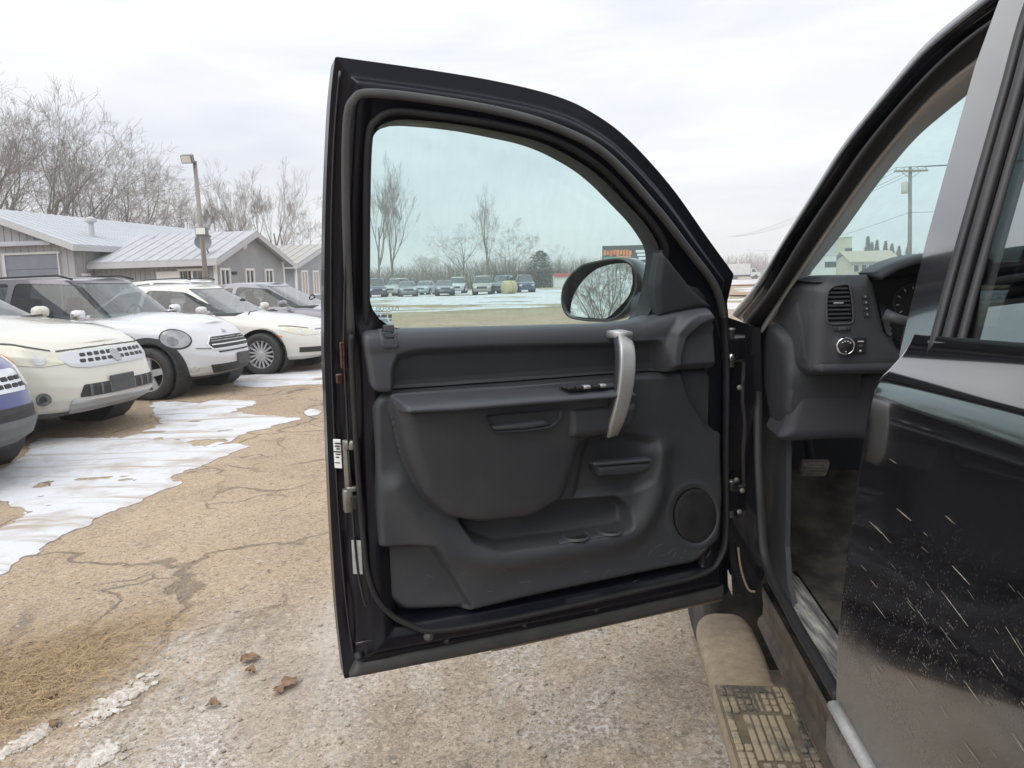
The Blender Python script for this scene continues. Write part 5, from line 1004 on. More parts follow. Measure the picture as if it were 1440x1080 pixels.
# pull pocket cut under the armrest: lip and dark hollow
PP = rounded(dpx([(679, 583), (786, 574), (783, 588), (770, 599), (735, 604), (690, 606)], .13), .2, 4)
dpart('pull_pocket', PP, lambda S, Z, sd: .150-.026*sstep(.0, -.008, sd), PLASD, fd, .003, .015)
PP2 = rounded(dpx([(686, 598), (764, 589), (775, 597), (740, 603), (692, 605.5)], .135), .2, 4); dpart('pull_pocket_lip', PP2, lambda S, Z, sd: .134+.014*dome(sd, .006), PLASL, fd, .003, .015)
# window switches on the armrest top
SWP = rounded(dpx([(790, 544), (866, 538), (864, 545), (800, 550)], .145), .25, 4); swo = dpart('switch_panel', SWP, lambda S, Z, sd: .152+.006*dome(sd, .004)-.01*sstep(-.01, .02, Z-SWP[:, 1].mean()), PLASD, fd, .0025, .03)
for cx, cy in ((802, 545.8), (824, 544), (846, 542.2), (814, 545.0), (838, 543)):
    a = dpx([(cx, cy)], .158)[0]; MB().box(DW(a[0], .158, a[1]), (.018, .016, .008), .003, (DS, DN, Z3)).build('window_switch', SILV if cx in (824, 846) else RUB, fd, True)
# silver pull handle: a bowed bar
hp_ = [(874, 471, .105), (879, 478, .135), (882, 495, .158), (882, 520, .168), (879, 548, .170), (873, 575, .165), (866, 597, .152), (861, 611, .130)]
P = []
for x, y, d in hp_: a = dpx([(x, y)], d)[0]; P.append(DW(a[0], d, a[1]))
P = catmull(P, 6); n = len(P); T = np.gradient(P, axis=0); T /= np.linalg.norm(T, axis=1, keepdims=True); A = np.cross(T, DN); A /= np.linalg.norm(A, axis=1, keepdims=True); Bv = np.cross(A, T)
wd = np.interp(np.linspace(0, 1, n), [0, .12, .5, .85, 1], [.017, .0185, .0185, .0165, .014]); k = 14
sec = np.array([[(w_*math.copysign(abs(math.cos(t))**.3, math.cos(t)), .006*math.copysign(abs(math.sin(t))**.45, math.sin(t))) for t in np.arange(k)/k*2*math.pi] for w_ in wd])
MB().sweep(P, sec, A, Bv).build('pull_handle', SILV, fd, True, label='satin silver pull handle')
sec2 = sec*np.array([1.06, 1.9]); MB().sweep(P-Bv*.0*1-DN*.013, sec2, A, Bv).build('pull_handle_back', PLASD, fd, True)
a0 = dpx([(866, 470)], .10)[0]; MB().sweep([DW(a0[0]+.006, .09, a0[1]), DW(a0[0]+.002, .115, a0[1]+.002), DW(a0[0]-.008, .132, a0[1]-.002)], sec[0]*np.array([1.0, 1.5]), DS, Z3).build('handle_root', SILV, fd, True)
# release handle with bezel
RH = rounded(dpx([(836, 654), (870, 650), (916, 647), (914, 660), (906, 666), (870, 671), (842, 671)], .10), .25, 5); dpart('release_handle', RH, lambda S, Z, sd: .078+.032*dome(sd, .012), PLASD, fd, .003, .03)
RL = rounded(dpx([(834, 651), (916, 645), (917, 650), (836, 656)], .11), .3, 4); dpart('release_lever', RL, lambda S, Z, sd: .104+.008*dome(sd, .005), PLASL, fd, .0025, .02)
# lock pin with its bezel
LB = rounded(dpx([(534, 464), (558, 463), (561, 487), (558, 490), (539, 490), (536, 487)], .10), .2, 4); LH = rounded(dpx([(539.5, 465), (554, 464), (556, 484), (541.5, 485)], .10), .12, 3)
def lbh(S, Z, sd): return upper_h(S, Z, np.full_like(S, -.1))+.0035*dome(sd, .003)
dpart('lock_bezel', LB, lbh, PLASL, fd, .002, .01, hole=LH); dpart('lock_recess', LH, lambda S, Z, sd: upper_h(S, Z, np.full_like(S, -.1))-.012, RUB, fd, .004, .0)
a = dpx([(547, 462), (548, 472), (548, 480)], .09); MB().box(DW(a[0][0], .085, a[0][1]), (.021, .012, .014), .002, (DS, DN, Z3)).build('lock_slider', PLASL, fd); MB().box(DW(a[1][0], .088, a[1][1]), (.020, .012, .008), .002, (DS, DN, Z3)).build('lock_slider', PLASL, fd); MB().box(DW(a[2][0], .086, a[2][1]), (.020, .008, .014), .002, (DS, DN, Z3)).build('lock_slider', PLASD, fd)
# cup holders in the map pocket
CUP = rounded(dpx([(785, 750), (800, 746), (880, 737), (884, 744), (866, 750), (800, 761), (786, 762)], .095), .12, 3)
ca, cb2, cc, cd = [dpx([q], d)[0] for q, d in (((786, 761), .088), ((786, 750), .045), ((880, 738), .045), ((887, 745), .088))]; tz = (ca[1]+cd[1])/2-.002
pt_ = MB().box(DW((ca[0]+cd[0])/2, .068, tz-.008), (abs(ca[0]-cd[0]), .046, .016), .004, (DS, DN, Z3)).build('pocket_tray', PLASL, fd, True)
for k, t_ in enumerate((.28, .76)):
    cs_ = ca[0]+(cd[0]-ca[0])*t_; c_ = DW(cs_, .069, tz+.0005)
    MB().lathe([(.0, .0), (.029, .0)], c_, Z3, 28).build('cup_dark_disc', RUB, fd); MB().lathe([(.028, -.002), (.0285, .003), (.031, .004), (.033, .0025), (.034, -.002)], c_, Z3, 28).build('cup_rim', PLASL, fd, True)  # flat dark discs take the place of the shaded cup wells

# ---- mirror
PX = [(802, 437), (805, 417), (815, 398), (832, 381), (851, 373), (872, 370), (882, 373), (886, 383), (887, 400), (882, 417), (867, 435), (853, 447), (832, 447), (807, 444)]
HX = [(789, 425), (791, 404), (801, 387), (817, 373), (838, 367), (863, 363), (880, 365), (890, 373), (896, 390), (895, 410), (886, 429), (872, 444), (857, 451), (832, 452), (807, 449), (795, 442)]
mn_ang = math.radians(30); MN = DS*math.cos(mn_ang)+DN*math.sin(mn_ang); MNt = MN*math.cos(math.radians(6))+Z3*math.sin(math.radians(6)); MA = np.cross(Z3, MN)
mc_ray = ray(850, 410); M0 = TO+DS*.16+DN*-.19; tt = ((M0-CP)@MN)/(mc_ray@MN); MC = CP+mc_ray*tt
def mpx(pts, off=0.):
    out = []
    for x, y in pts:
        r_ = ray(x, y); t = ((MC+MN*off-CP)@MN)/(r_@MN); out.append(CP+r_*t)
    return np.array(out)
HO = catmull(mpx(HX, .012), 5, True); hc = HO.mean(0); rings = []
for off, sc in ((0.012, 1.), (-.01, 1.035), (-.05, 1.02), (-.09, .88), (-.115, .62), (-.125, .25)): rings.append((HO-hc)*sc+hc-MN*(.012-off)+MA*0)
inner = (HO-hc)*.94+hc; rings = [inner-MN*.012, inner+MN*.001]+rings; m = MB(); k = len(HO); V = np.vstack(rings); Fc = [(i*k+j, i*k+(j+1) % k, (i+1)*k+(j+1) % k, (i+1)*k+j) for i in range(len(rings)-1) for j in range(k)]+[list(range((len(rings)-1)*k, len(rings)*k))]
m.add(V, Fc); mh = m.build('mirror_housing', pm('mirror_shell', (.016, .018, .02), (.022, .024, .026), 8, .3, coat=.6), fd, True)
MGp = catmull(mpx(PX, 0), 5, True); mgc = MGp.mean(0); tilt = np.array([(q-mgc)@Z3 for q in MGp])*math.tan(math.radians(5.5)); MGp = MGp-MN*tilt[:, None]-MN*.006
MIR = pm('mirror', (.86, .90, .89), None, rough=.01, metal=1.); MB().add(MGp, [list(range(len(MGp)))]).build('mirror_glass', MIR, fd)
am = mpx([(884, 428)], -.07)[0]; MB().tube([am-MN*.02, am*.5+DW(.17, -.01, 1.305)*.5, DW(.17, .0, 1.30), DW(.17, .05, 1.30)], [.035, .04, .05, .055], 12).build('mirror_arm', PLASD, fd, True)

# ---- cab body
def cab_strip(name, lines, mat, n=7, smooth=True, label=None, thick=None):
    """loft through picture curves, each at its own inboard depth: [(pts, d), ...]"""
    C = []
    for pts, d in lines:
        q = catmull(spx(pts, d), n); L = np.r_[0, np.cumsum(np.linalg.norm(np.diff(q, axis=0), axis=1))]; t = np.linspace(0, L[-1], 60); q = np.stack([np.interp(t, L, q[:, 0]), np.interp(t, L, q[:, 1])], 1); C.append(SW(q[:, 0], d, q[:, 1]))
    G = np.stack(C, 1); V, Fc = clip_surface(G, -np.ones(G.shape[:2]), thick); return mesh_obj(name, V, Fc, mat, truck, smooth, label)
L1 = [(1027, 442), (1062, 400), (1104, 332), (1150, 258), (1186, 202), (1245, 128), (1301, 62), (1375, 0), (1450, -55)]
L2 = [(1036, 447), (1072, 404), (1115, 334), (1163, 260), (1202, 202), (1262, 128), (1322, 64), (1398, 4), (1470, -48)]
L2b = [(1044, 452), (1080, 408), (1125, 336), (1175, 262), (1217, 202), (1279, 128), (1342, 66), (1420, 8), (1490, -42)]
L3 = [(1068, 466), (1096, 420), (1155, 332), (1205, 260), (1250, 202), (1308, 136), (1382, 76), (1450, 30), (1510, -10)]
L4 = [(1118, 420), (1134, 392), (1183, 330), (1232, 262), (1283, 200), (1330, 158), (1404, 100), (1465, 60), (1530, 20)]
cab_strip('roof_rail', [(L1, .075), (L1, .04), (L2, .045), (L2, .06), (L2b, .065), (L2b, .05)], PAINT, label='glossy black windshield pillar')
cab_strip('pillar_weatherstrip', [(L2b, .052), ([(x+5, y+3) for x, y in L2b], .046), ([(x+12, y+5) for x, y in L2b], .058), ([(x*.25+u*.75, y*.25+v*.75) for (x, y), (u, v) in zip(L2b, L3)], .082), (L3, .09)], RUB)
cab_strip('pillar_trim', [(L3, .088), ([(x+4, y+2) for x, y in L3], .084), ([(x*.5+u*.5, y*.5+v*.5-2) for (x, y), (u, v) in zip(L3, L4)], .108), (L4, .15), ([(x+1, y-3) for x, y in L4], .17)], pm('warm_grey_trim', (.54, .53, .515), (.60, .585, .565), 5, .75, bump=.1, bscale=500))
# hinge pillar face, across the cab at s = 0
def cross_px(name, pts, s, mat, depth=.02, parent=None, n=0, bev=False, label=None):
    q = upx(pts, s); q = rounded(q, .2, 4) if bev else q; P = TO-TU*s+q[:, :1]*TI+q[:, 1:]*Z3; return MB().prism(P, TU*depth).build(name, mat, parent or truck, False, label)
cross_px('hinge_pillar', [(1020, 445), (1070, 462), (1072, 700), (1076, 805), (1060, 840), (1030, 838), (1022, 700)], -.01, PAINT, .08)
cross_px('hinge_pillar', [(1049, 500), (1063, 500), (1064, 700), (1070, 795), (1062, 800), (1050, 740), (1047, 640), (1050, 600), (1046, 560)], .012, PAINT, .03, bev=True)
for py in (490, 700): # hinges
    a = upx([(1034, py)], .0)[0]; c = TO+a[0]*TI+a[1]*Z3; MB().box(c+TU*.01, (.06, .04, .07), .008, (TI, TU, Z3)).box(c-TU*.015+DS*.02, (.05, .02, .055), .006, (DS, DN, Z3)).build('door_hinge', PAINT, truck)
    MB().lathe([(.009, -.045), (.009, .045), (.012, .047), (.012, .053), (0, .054)], c-TU*.02-TI*.015, Z3, 12).build('hinge_pin', STEEL, truck, True)
a = upx([(1028, 503)], .03)[0]; MB().lathe([(.010, 0), (.010, .006), (.004, .008), (0, .008)], TO-TU*.03+a[0]*TI+a[1]*Z3, -TU, 12).build('hinge_bolt', CHROME, truck, True)
for px in ((1040, 545), (1036, 675), (1044, 690), (1040, 720)):
    a = upx([px], .03)[0]; MB().lathe([(.007, 0), (.007, .006), (0, .008)], TO-TU*.025+a[0]*TI+a[1]*Z3, -TU, 6).build('hinge_bolt', STEEL, truck)
cw = MB(); cpts = [TO-TU*.01+q[0]*TI+q[1]*Z3 for q in upx([(1038, 770), (1042, 800), (1052, 828), (1062, 832)], .01)]; cw.tube(catmull(cpts, 5), .003, 6); cw.build('wiring_cord', MUD, truck, True)
# door-opening weatherstrip from pillar foot to sill
WS = [(1072, 458), (1068, 480), (1066, 520), (1066, 600), (1068, 680), (1071, 740), (1076, 785), (1088, 818), (1104, 848), (1121, 880), (1150, 930), (1180, 982)]
def side_sweep(name, pts, d, wa, wb, mat, n=6, off=0.):
    q = catmull(spx(pts, d), n); P = SW(q[:, 0], d, q[:, 1]); T = np.gradient(P, axis=0); T /= np.linalg.norm(T, axis=1, keepdims=True); A = np.cross(T, TI); A /= np.linalg.norm(A, axis=1, keepdims=True); k = 10
    sec = [(wa*math.copysign(abs(math.cos(t))**.6, math.cos(t)), wb*math.copysign(abs(math.sin(t))**.6, math.sin(t))) for t in np.arange(k)/k*2*math.pi]; return MB().sweep(P, sec, A, TI).build(name, mat, truck, True)
side_sweep('opening_weatherstrip', WS, .090, .009, .011, RUB)
# rocker and sill: one profile drawn along the cab (d, z)
def cab_profile(name, prof, s0, s1, mat, closed=False, smooth=False, lab=None):
    P0 = np.array([SW(s0, d, z, False) for d, z in prof]); P1 = np.array([SW(s1, d, z, False) for d, z in prof]); n = len(prof); V = np.vstack([P0, P1]); Fc = [(i, (i+1) % n, (i+1) % n+n, i+n) for i in range(n if closed else n-1)]
    if closed: Fc += [list(range(n)), list(range(n, 2*n))[::-1]]
    return mesh_obj(name, V, Fc, mat, truck, smooth, lab)
ROCK = pm('dusty_rocker', (.10, .085, .068), (.035, .032, .03), 14, .55, sharp=(.4, .65), stretch=(1, 1, 1))
cab_profile('rocker_panel', [(.150, .43), (.094, .43), (.088, .445), (.092, .462), (.101, .470), (.103, .50), (.098, .535), (.101, .55), (.15, .55)], -.02, 3.0, ROCK, True)
cab_profile('rocker_recess', [(.10, .551), (.122, .556), (.126, .59), (.19, .59), (.19, .45)], -.03, 3.0, PAINT, False)
SILL = pm('scuffed_sill', (.12, .12, .117), (.58, .55, .50), 70, .8, sharp=(.42, .72), stretch=(1., .10, 1), detail=8.)
cab_profile('sill_plate', [(.112, .575), (.102, .582), (.102, .596), (.108, .604), (.120, .606), (.121, .609), (.129, .609), (.130, .606), (.138, .606), (.139, .609), (.147, .609), (.148, .606), (.156, .606), (.157, .609), (.165, .609), (.168, .604), (.180, .596), (.188, .57), (.19, .49)], .03, 3.0, SILL, False, lab='black sill plate scuffed with pale dust')
# floor, firewall, kick panel, tunnel
CARP = pm('dusty_carpet', (.085, .08, .073), (.36, .305, .245), 6, .95, bump=.5, bscale=300, bdist=.004, sharp=(.38, .72))
fl = np.array([[(-.55, .115, .75), (-.55, 1.55, .75)], [(-.30, .115, .55), (-.30, 1.55, .55)], [(.1, .115, .50), (.1, 1.55, .50)], [(2.2, .115, .50), (2.2, 1.55, .50)]]); G = np.array([[SW(*q, False) for q in r_] for r_ in fl]); V, Fc = clip_surface(G, -np.ones((4, 2))); mesh_obj('floor_carpet', V, Fc, CARP, truck, False)
mesh_obj('firewall', [SW(-.55, .03, .5, False), SW(-.55, 1.65, .5, False), SW(-.5, 1.65, 1.2, False), SW(-.5, .03, 1.2, False)], [(0, 1, 2, 3)], PLASD, truck, False)
kick = spx([(1072, 600), (1090, 618), (1120, 640), (1122, 700), (1105, 720), (1106, 770), (1125, 800), (1172, 905), (1172, 945), (1119, 870), (1086, 812), (1074, 770)], .125)
kx = np.vstack([kick[:1]*0+[[-.55, 1.10]], [[.10, 1.10]], [[.13, .95]], [[.14, .72]], [[.17, .64]], [[.24, .595]], [[.24, .58]], [[-.55, .58]]])
MB().prism(SW(kx[:, 0], .115, kx[:, 1], False), TI*.012).build('kick_panel', PLAS, truck)
MB().box(SW(.08, .128, .735, False), (.012, .07, .11), .006, (TI, TU, Z3)).build('hood_release_lever', PLASD, truck); a = SW(.055, .14, .70, False); MB().box(a, (.008, .03, .012), .003, (TI, TU, Z3)).build('release_print', WHITEP, truck)
ped = upx([(1144, 657)], -.12)[0]; pc = TO+TU*.12+ped[0]*TI+ped[1]*Z3; tilt = (TI, (TU*.8+Z3*.6), (Z3*.8-TU*.6))
pd = MB().box(pc, (.075, .02, .052), .006, tilt); 
for k in range(4): pd.box(pc-tilt[1]*.011+tilt[2]*(-.018+.012*k), (.062, .008, .006), .002, tilt)
MB().tube([pc+TU*.02, pc+TU*.10+Z3*.12, pc+TU*.2+Z3*.32], .012, 8).build('pedal_arm', PLASD, truck, True)
pd.build('brake_pedal', pm('worn_pedal', (.50, .46, .40), (.24, .22, .20), 40, .55), truck, label='worn grey foot pedal in the dark footwell')

# ---- dashboard
FS_ = .30
def dash_part(name, poly, hf, mat, parent, res=.004, skirt=.05, hole=None, s0=FS_, label=None):
    lo, hi = poly.min(0)-.01, poly.max(0)+.01; X, Z = np.meshgrid(np.arange(lo[0], hi[0]+res, res), np.arange(lo[1], hi[1]+res, res), indexing='ij'); sd = sdf(poly, X, Z); Fd = sd if hole is None else np.maximum(sd, -sdf(hole, X, Z)); h = hf(X, Z, sd)+0*X
    P = TO-(s0+h)[..., None]*TU+X[..., None]*TI+Z[..., None]*Z3; V, Fc = clip_surface(P, Fd, TU*skirt); return mesh_obj(name, V, Fc, mat, parent, True, label)
DASH = pm('dash_plastic', (.047, .049, .059), (.057, .059, .069), 6, .6, bump=.25, bscale=900, bdist=.0008)
up0 = upx([(1140, 527), (1142, 450), (1148, 407), (1163, 394), (1190, 389), (1226, 386), (1234, 402), (1240, 430), (1249, 468), (1262, 482), (1275, 500), (1275, 524)], FS_)
VENT = rounded(upx([(1163, 456), (1162, 425), (1165, 408), (1173, 402), (1194, 399), (1198, 420), (1200.5, 455)], FS_), .25, 5)
UD = rounded(up0, .12, 4); 
dash = dash_part('dashboard', UD, lambda X, Z, sd: .0-.03*(1-dome(sd, .03)), DASH, truck, .004, .35, hole=VENT, label='charcoal dashboard end with air vent and switches')
vc = VENT.mean(0); vz0, vz1 = VENT[:, 1].min(), VENT[:, 1].max(); vx0, vx1 = VENT[:, 0].min(), VENT[:, 0].max()
dash_part('vent_cavity', VENT, lambda X, Z, sd: -.03, RUB, dash, .01, .0)
ring = np.vstack([VENT, VENT[:1]]); m = MB(); m.tube([TO-TU*(FS_+.0015)+q[0]*TI+q[1]*Z3 for q in VENT], .0022, 6, True); m.build('vent_frame', PLASL, dash, True)
for k in range(9):
    z = vz0+(vz1-vz0)*(k+.55)/9.3; xs = np.linspace(vx0, vx1, 60); ins = sdf(VENT, xs, np.full(60, z)) < -.002
    if ins.sum() < 3: continue
    xa, xb = xs[ins][0], xs[ins][-1]; c = TO-TU*(FS_-.008)+(xa+xb)/2*TI+z*Z3; MB().box(c, (xb-xa, .018, .0032), .001, (TI, TU*.95+Z3*.3, Z3*.95-TU*.3)).build('vent_slat', PLAS, dash)
MB().box(TO-TU*(FS_-.0)+vc[0]*TI+(vz0+(vz1-vz0)*.53)*Z3, (.020, .006, .004), .001, (TI, TU, Z3)).build('vent_tab', SILV, dash)
def dbox(px, py, wv, hv, mat, name, off=.004, dep=.008, b=.002, s0=FS_):
    q = upx([(px, py), (px+wv, py), (px, py+hv)], s0); w_, h_ = q[1][0]-q[0][0], q[0][1]-q[2][1]; q = upx([(px+wv/2, py+hv/2)], s0)[0]; return MB().box(TO-TU*(s0+off)+q[0]*TI+q[1]*Z3, (w_, dep, h_), b, (TI, TU, Z3)).build(name, mat, dash)
for k in range(4): dbox(1212+.9*k, 413+8.3*k, 7, 7.6, PLASD, 'dash_button', .002); dbox(1214.5+.9*k, 415.8+8.3*k, 2.2, 2.2, pm('button_mark', (.30, .30, .30), None), 'button_mark', .0065, .001, 0)
dbox(1171, 459, 24, 6, PLASD, 'thumbwheel_slot', .001); dbox(1178, 459.5, 10, 5, PLASL, 'thumbwheel', .006)
q = upx([(1186, 486)], FS_)[0]; kc = TO-TU*FS_+q[0]*TI+q[1]*Z3; kb = MB().lathe([(.018, -.002), (.0175, .012), (.016, .016), (0, .016)], kc, -TU, 32).build('headlight_knob', RUB, dash, True)
MB().lathe([(.0195, -.002), (.0195, .010), (.018, .0165), (.016, .0165), (.016, .012)], kc, -TU, 32).build('knob_ring', CHROME, dash, True)
for a_ in (-50, -20, 10, 40, 180):
    t_ = math.radians(90+a_); c = kc+TI*math.cos(t_)*.011+Z3*math.sin(t_)*.011-TU*.0168; MB().box(c, (.0032, .001, .0016), 0, (TI, TU, Z3)).build('knob_mark', WHITEP, dash)
dbox(1200, 474, 16, 23, RUB, 'switch_plate', .002); dbox(1205, 479, 8, 1.3, WHITEP, 'switch_mark', .0068, .001, 0); dbox(1206, 484, 5, 4, PLASL, 'switch_button', .007); dbox(1207, 491.5, 2.5, 2.5, WHITEP, 'switch_mark', .0068, .001, 0)
# knee panel below
KN = rounded(upx([(1114, 530), (1146, 528), (1229, 524), (1290, 522), (1290, 622), (1199, 617), (1110, 621), (1094, 617), (1104, 596), (1110, 566)], FS_-.12), .12, 4)
dash_part('knee_panel', KN, lambda X, Z, sd: -.025*(1-dome(sd, .03))+.01, DASH, dash, .005, .12, s0=FS_-.12)
# end of the dashboard and its fuse cover, facing the door opening
EC = rounded(spx([(1070, 450), (1090, 440), (1112, 436), (1139, 412), (1143, 440), (1141, 525), (1112, 528), (1106, 570), (1094, 617), (1082, 612), (1068, 560)], .12), .15, 4)
def ecp(name, poly, d0, bul, mat, r=.02):
    lo, hi = poly.min(0)-.01, poly.max(0)+.01; X, Z = np.meshgrid(np.arange(lo[0], hi[0]+.006, .006), np.arange(lo[1], hi[1]+.005, .005), indexing='ij'); sd = sdf(poly, X, Z); P = SW(X, d0-bul*dome(sd, r), Z, False); V, Fc = clip_surface(P, sd, TI*.15); return mesh_obj(name, V, Fc, mat, dash)
ecp('dash_end_panel', EC, .145, .03, DASH, .04)
FC = rounded(spx([(1075, 500), (1077, 470), (1086, 452), (1100, 456), (1112, 476), (1113, 530), (1104, 582), (1092, 604), (1080, 600), (1075, 560)], .11), .25, 5); ecp('fuse_cover', FC, .112, .018, PLAS, .03)
# top of the dashboard, instrument hood, cluster, steering wheel
tp = upx([(1142, 410), (1163, 394), (1226, 386)], FS_); zt_ = tp[1][1]
m = MB(); xs_ = np.linspace(.13, 1.5, 14); V = []
for s_, dz in ((.28, 0), (.10, .004), (-.10, -.01), (-.42, -.05)):
    for x in xs_: V.append(TO-TU*s_+TI*x+Z3*(zt_-.004+dz+.018*math.sin((x-.13)/1.37*math.pi)))
Fc = [(i*14+j, i*14+j+1, (i+1)*14+j+1, (i+1)*14+j) for i in range(3) for j in range(13)]; mesh_obj('dash_top', V, Fc, DASH, dash)
hd = upx([(1226, 388), (1245, 377), (1265, 369), (1290, 363), (1330, 360), (1370, 366), (1395, 388)], FS_-.02); m = MB(); P = np.array([TO-TU*(FS_+.01)+q[0]*TI+q[1]*Z3 for q in catmull(hd, 5)]); T = np.gradient(P, axis=0); T /= np.linalg.norm(T, axis=1, keepdims=True); A = np.cross(T, TU); m.sweep(P, [(.008, .10), (.008, -.01), (.003, -.018), (-.006, -.018), (-.010, -.01), (-.010, .10)], A, TU); m.build('instrument_hood', PLASL, dash, True)
cl = rounded(upx([(1228, 392), (1260, 376), (1300, 366), (1340, 364), (1390, 390), (1380, 480), (1270, 482), (1252, 470), (1242, 430)], FS_), .15, 4); dash_part('instrument_cluster', cl, lambda X, Z, sd: -.085, RUB, dash, .01, -.06)
for cx, cy, rr in ((1282, 425, .042), (1322, 420, .05)):
    q = upx([(cx, cy)], FS_-.085)[0]; c = TO-TU*(FS_-.08)+q[0]*TI+q[1]*Z3; MB().lathe([(rr, 0), (rr, .008), (rr*.94, .008), (rr*.9, .0)], c, -TU, 28).build('gauge_ring', PLAS, dash, True)
    for k in range(9):
        t_ = math.radians(220-k*32); MB().box(c+TI*math.cos(t_)*rr*.75+Z3*math.sin(t_)*rr*.75-TU*.002, (.006, .001, .002), 0, (TI*math.cos(t_)+Z3*math.sin(t_), TU, Z3*math.cos(t_)-TI*math.sin(t_))).build('gauge_mark', WHITEP, dash)
wc = TO-TU*.52+TI*.42+Z3*1.20; wa = -TU*.9+Z3*.42; wa /= np.linalg.norm(wa); wb = np.cross(wa, TI); t = np.linspace(0, 2*math.pi, 49)[:-1]; wr = MB().tube([wc+.19*(math.cos(q)*TI+math.sin(q)*wb) for q in t], .016, 10, True); wr.box(wc-wa*.01, (.17, .12, .05), .03, (TI, wb, wa))
for q in (0, math.pi, -math.pi/2): wr.tube([wc+.05*(math.cos(q)*TI+math.sin(q)*wb), wc+.185*(math.cos(q)*TI+math.sin(q)*wb)], .014, 8)
wr.tube([wc-wa*.02, wc-wa*.25], .035, 12); wr.build('steering_wheel', RUB, truck, True)
q = upx([(1244, 442), (1258, 448), (1285, 455)], FS_+.05); MB().tube([TO-TU*(FS_+.05+.01*k)+a[0]*TI+a[1]*Z3 for k, a in enumerate(q)], [.012, .0105, .009], 12).build('turn_signal_stalk', PLASL, truck, True)
# seats, far side of the cab, roof, windshield
SEAT = pm('seat_cloth', (.03, .03, .033), (.045, .045, .048), 40, .9, bump=.3, bscale=500)
for k, x in enumerate((.42, 1.22)):
    st = MB().box(SW(.92, x, .78, False), (.5, .5, .16), .05, (TI, TU, Z3)).build('seat', SEAT, truck, True); MB().box(SW(1.2, x, 1.12, False), (.48, .14, .62), .05, (TI, TU*.95-Z3*.3, Z3*.95+TU*.3)).build('seat_back', SEAT, st, True)
CABIN_W = 1.70
def mirror_side(P): # reflect across the cab's centre plane
    c = TO+TI*CABIN_W/2; d = (P-c)@TI; return P-2*d[..., None]*TI
# windshield between the pillars
wl = catmull(spx([(1112, 422), (1128, 398), (1180, 328), (1230, 258), (1281, 196), (1330, 150), (1400, 92)], .14), 6); WL_ = SW(wl[:, 0], .14, wl[:, 1]); WR_ = mirror_side(WL_); top_i = next((i for i, p in enumerate(WL_) if p[2] > 1.70), len(WL_)-1); WL_ = WL_[:top_i]; WR_ = WR_[:top_i]
nG = 12; G = np.stack([WL_*(1-t)+WR_*t+TU*(.10*math.sin(math.pi*t)) for t in np.linspace(0, 1, nG)], 1); low = G[:1]+TU*.12-Z3*.09; G = np.concatenate([low, G], 0); V, Fc = clip_surface(G, -np.ones(G.shape[:2])); mesh_obj('windshield', V, Fc, GLW, truck)
# header and roof: from the windshield top rearward
rl = [spx([q], .06)[0] for q in L1[4:]]; hdr = G[-1]
rs = np.array([0, .12, .3, .6, 1., 1.6, 2.2]); RG = np.zeros((len(rs), nG, 3)); hs = hdr
for i, r_ in enumerate(rs):
    for j in range(nG):
        t = j/(nG-1); RG[i, j] = hs[j]-TU*(r_)+Z3*(.10*min(1, r_/.45)**.7-.02*max(0, r_-1.2)+.03*math.sin(math.pi*t)*min(1, r_/.3))
V, Fc = clip_surface(RG, -np.ones(RG.shape[:2]), None); mesh_obj('roof_lining', V, Fc, pm('roof_lining', (.24, .23, .215), (.27, .26, .24), 9, .9), truck)
V, Fc = clip_surface(RG+Z3*.035+0*RG, -np.ones(RG.shape[:2]), Z3*-.03); mesh_obj('roof', V, Fc, PAINT, truck)
# visor and header trim
vs = np.array([hdr[2]*.96+hdr[1]*.04-TU*.02-Z3*.012, hdr[5]-TU*.02-Z3*.012, hdr[5]-TU*.2+Z3*.03, hdr[2]-TU*.2+Z3*.03]); MB().prism(vs, Z3*-.018).build('sun_visor', pm('visor_grey', (.13, .13, .135), (.15, .15, .155), 8, .85), truck)
# far-side pillar, door wall and back of the cab
R3 = [mirror_side(SW(*(q[0], .08, q[1]))) for q in catmull(spx(L1[:7], .05), 4)]; MB().tube(R3, .045, 8).build('far_pillar', PAINT, truck, True)
MB().prism([mirror_side(SW(s_, .0, z_, False)) for s_, z_ in ((-.3, .5), (2.1, .5), (2.1, 1.26), (-.3, 1.26))], -TI*.08).build('far_door', PLAS, truck)
bk = [SW(2.12, .02, .5, False), mirror_side(SW(2.12, .02, .5, False)), mirror_side(SW(2.12, .02, 1.25, False)), SW(2.12, .02, 1.25, False)]; MB().prism(bk, -TU*.06).build('cab_back', PAINT, truck)
# front fender, hood, cowl
SP = np.linspace(0, 1, 12); nz = []
FG = np.zeros((9, 12, 3))
for i, u in enumerate(np.array([.02, .12, .3, .55, .8, 1.05, 1.25, 1.36, 1.40])):
    hz = 1.20-.06*u-.10*max(0, u-1.0); side = .0+.02*max(0, u-.9)*2
    for j, (d, z) in enumerate(((.05, .52), (.0, .62), (-.03, .80), (-.03, .95), (-.01, 1.08), (.02, hz-.02), (.06, hz+.015), (.16, hz+.02), (.35, hz+.05), (.60, hz+.075), (.75, hz+.08), (.85, hz+.082))): FG[i, j] = SW(-u, d+side, z, False)
AX = np.array([SW(-.80, 0, .40, False)])[0]; WRAD = .40
Fd = np.full((9, 12), -1.); 
fine = lambda G, k: np.array([catmull(r, k) for r in np.array([catmull(c, k) for c in G.transpose(1, 0, 2)]).transpose(1, 0, 2)])
FGf = fine(FG, 4); rad = np.hypot((FGf-AX)@TU, FGf[..., 2]-.40); Fd = np.where((FGf-AX)@TI < .3, .47-rad, -1.); V, Fc = clip_surface(FGf, Fd); fen = mesh_obj('front_fender', V, Fc, PAINT, truck)
m2 = FGf[:, 20:]; V, Fc = clip_surface(mirror_side(m2), -np.ones(m2.shape[:2])); mesh_obj('hood', V, Fc, PAINT, truck)
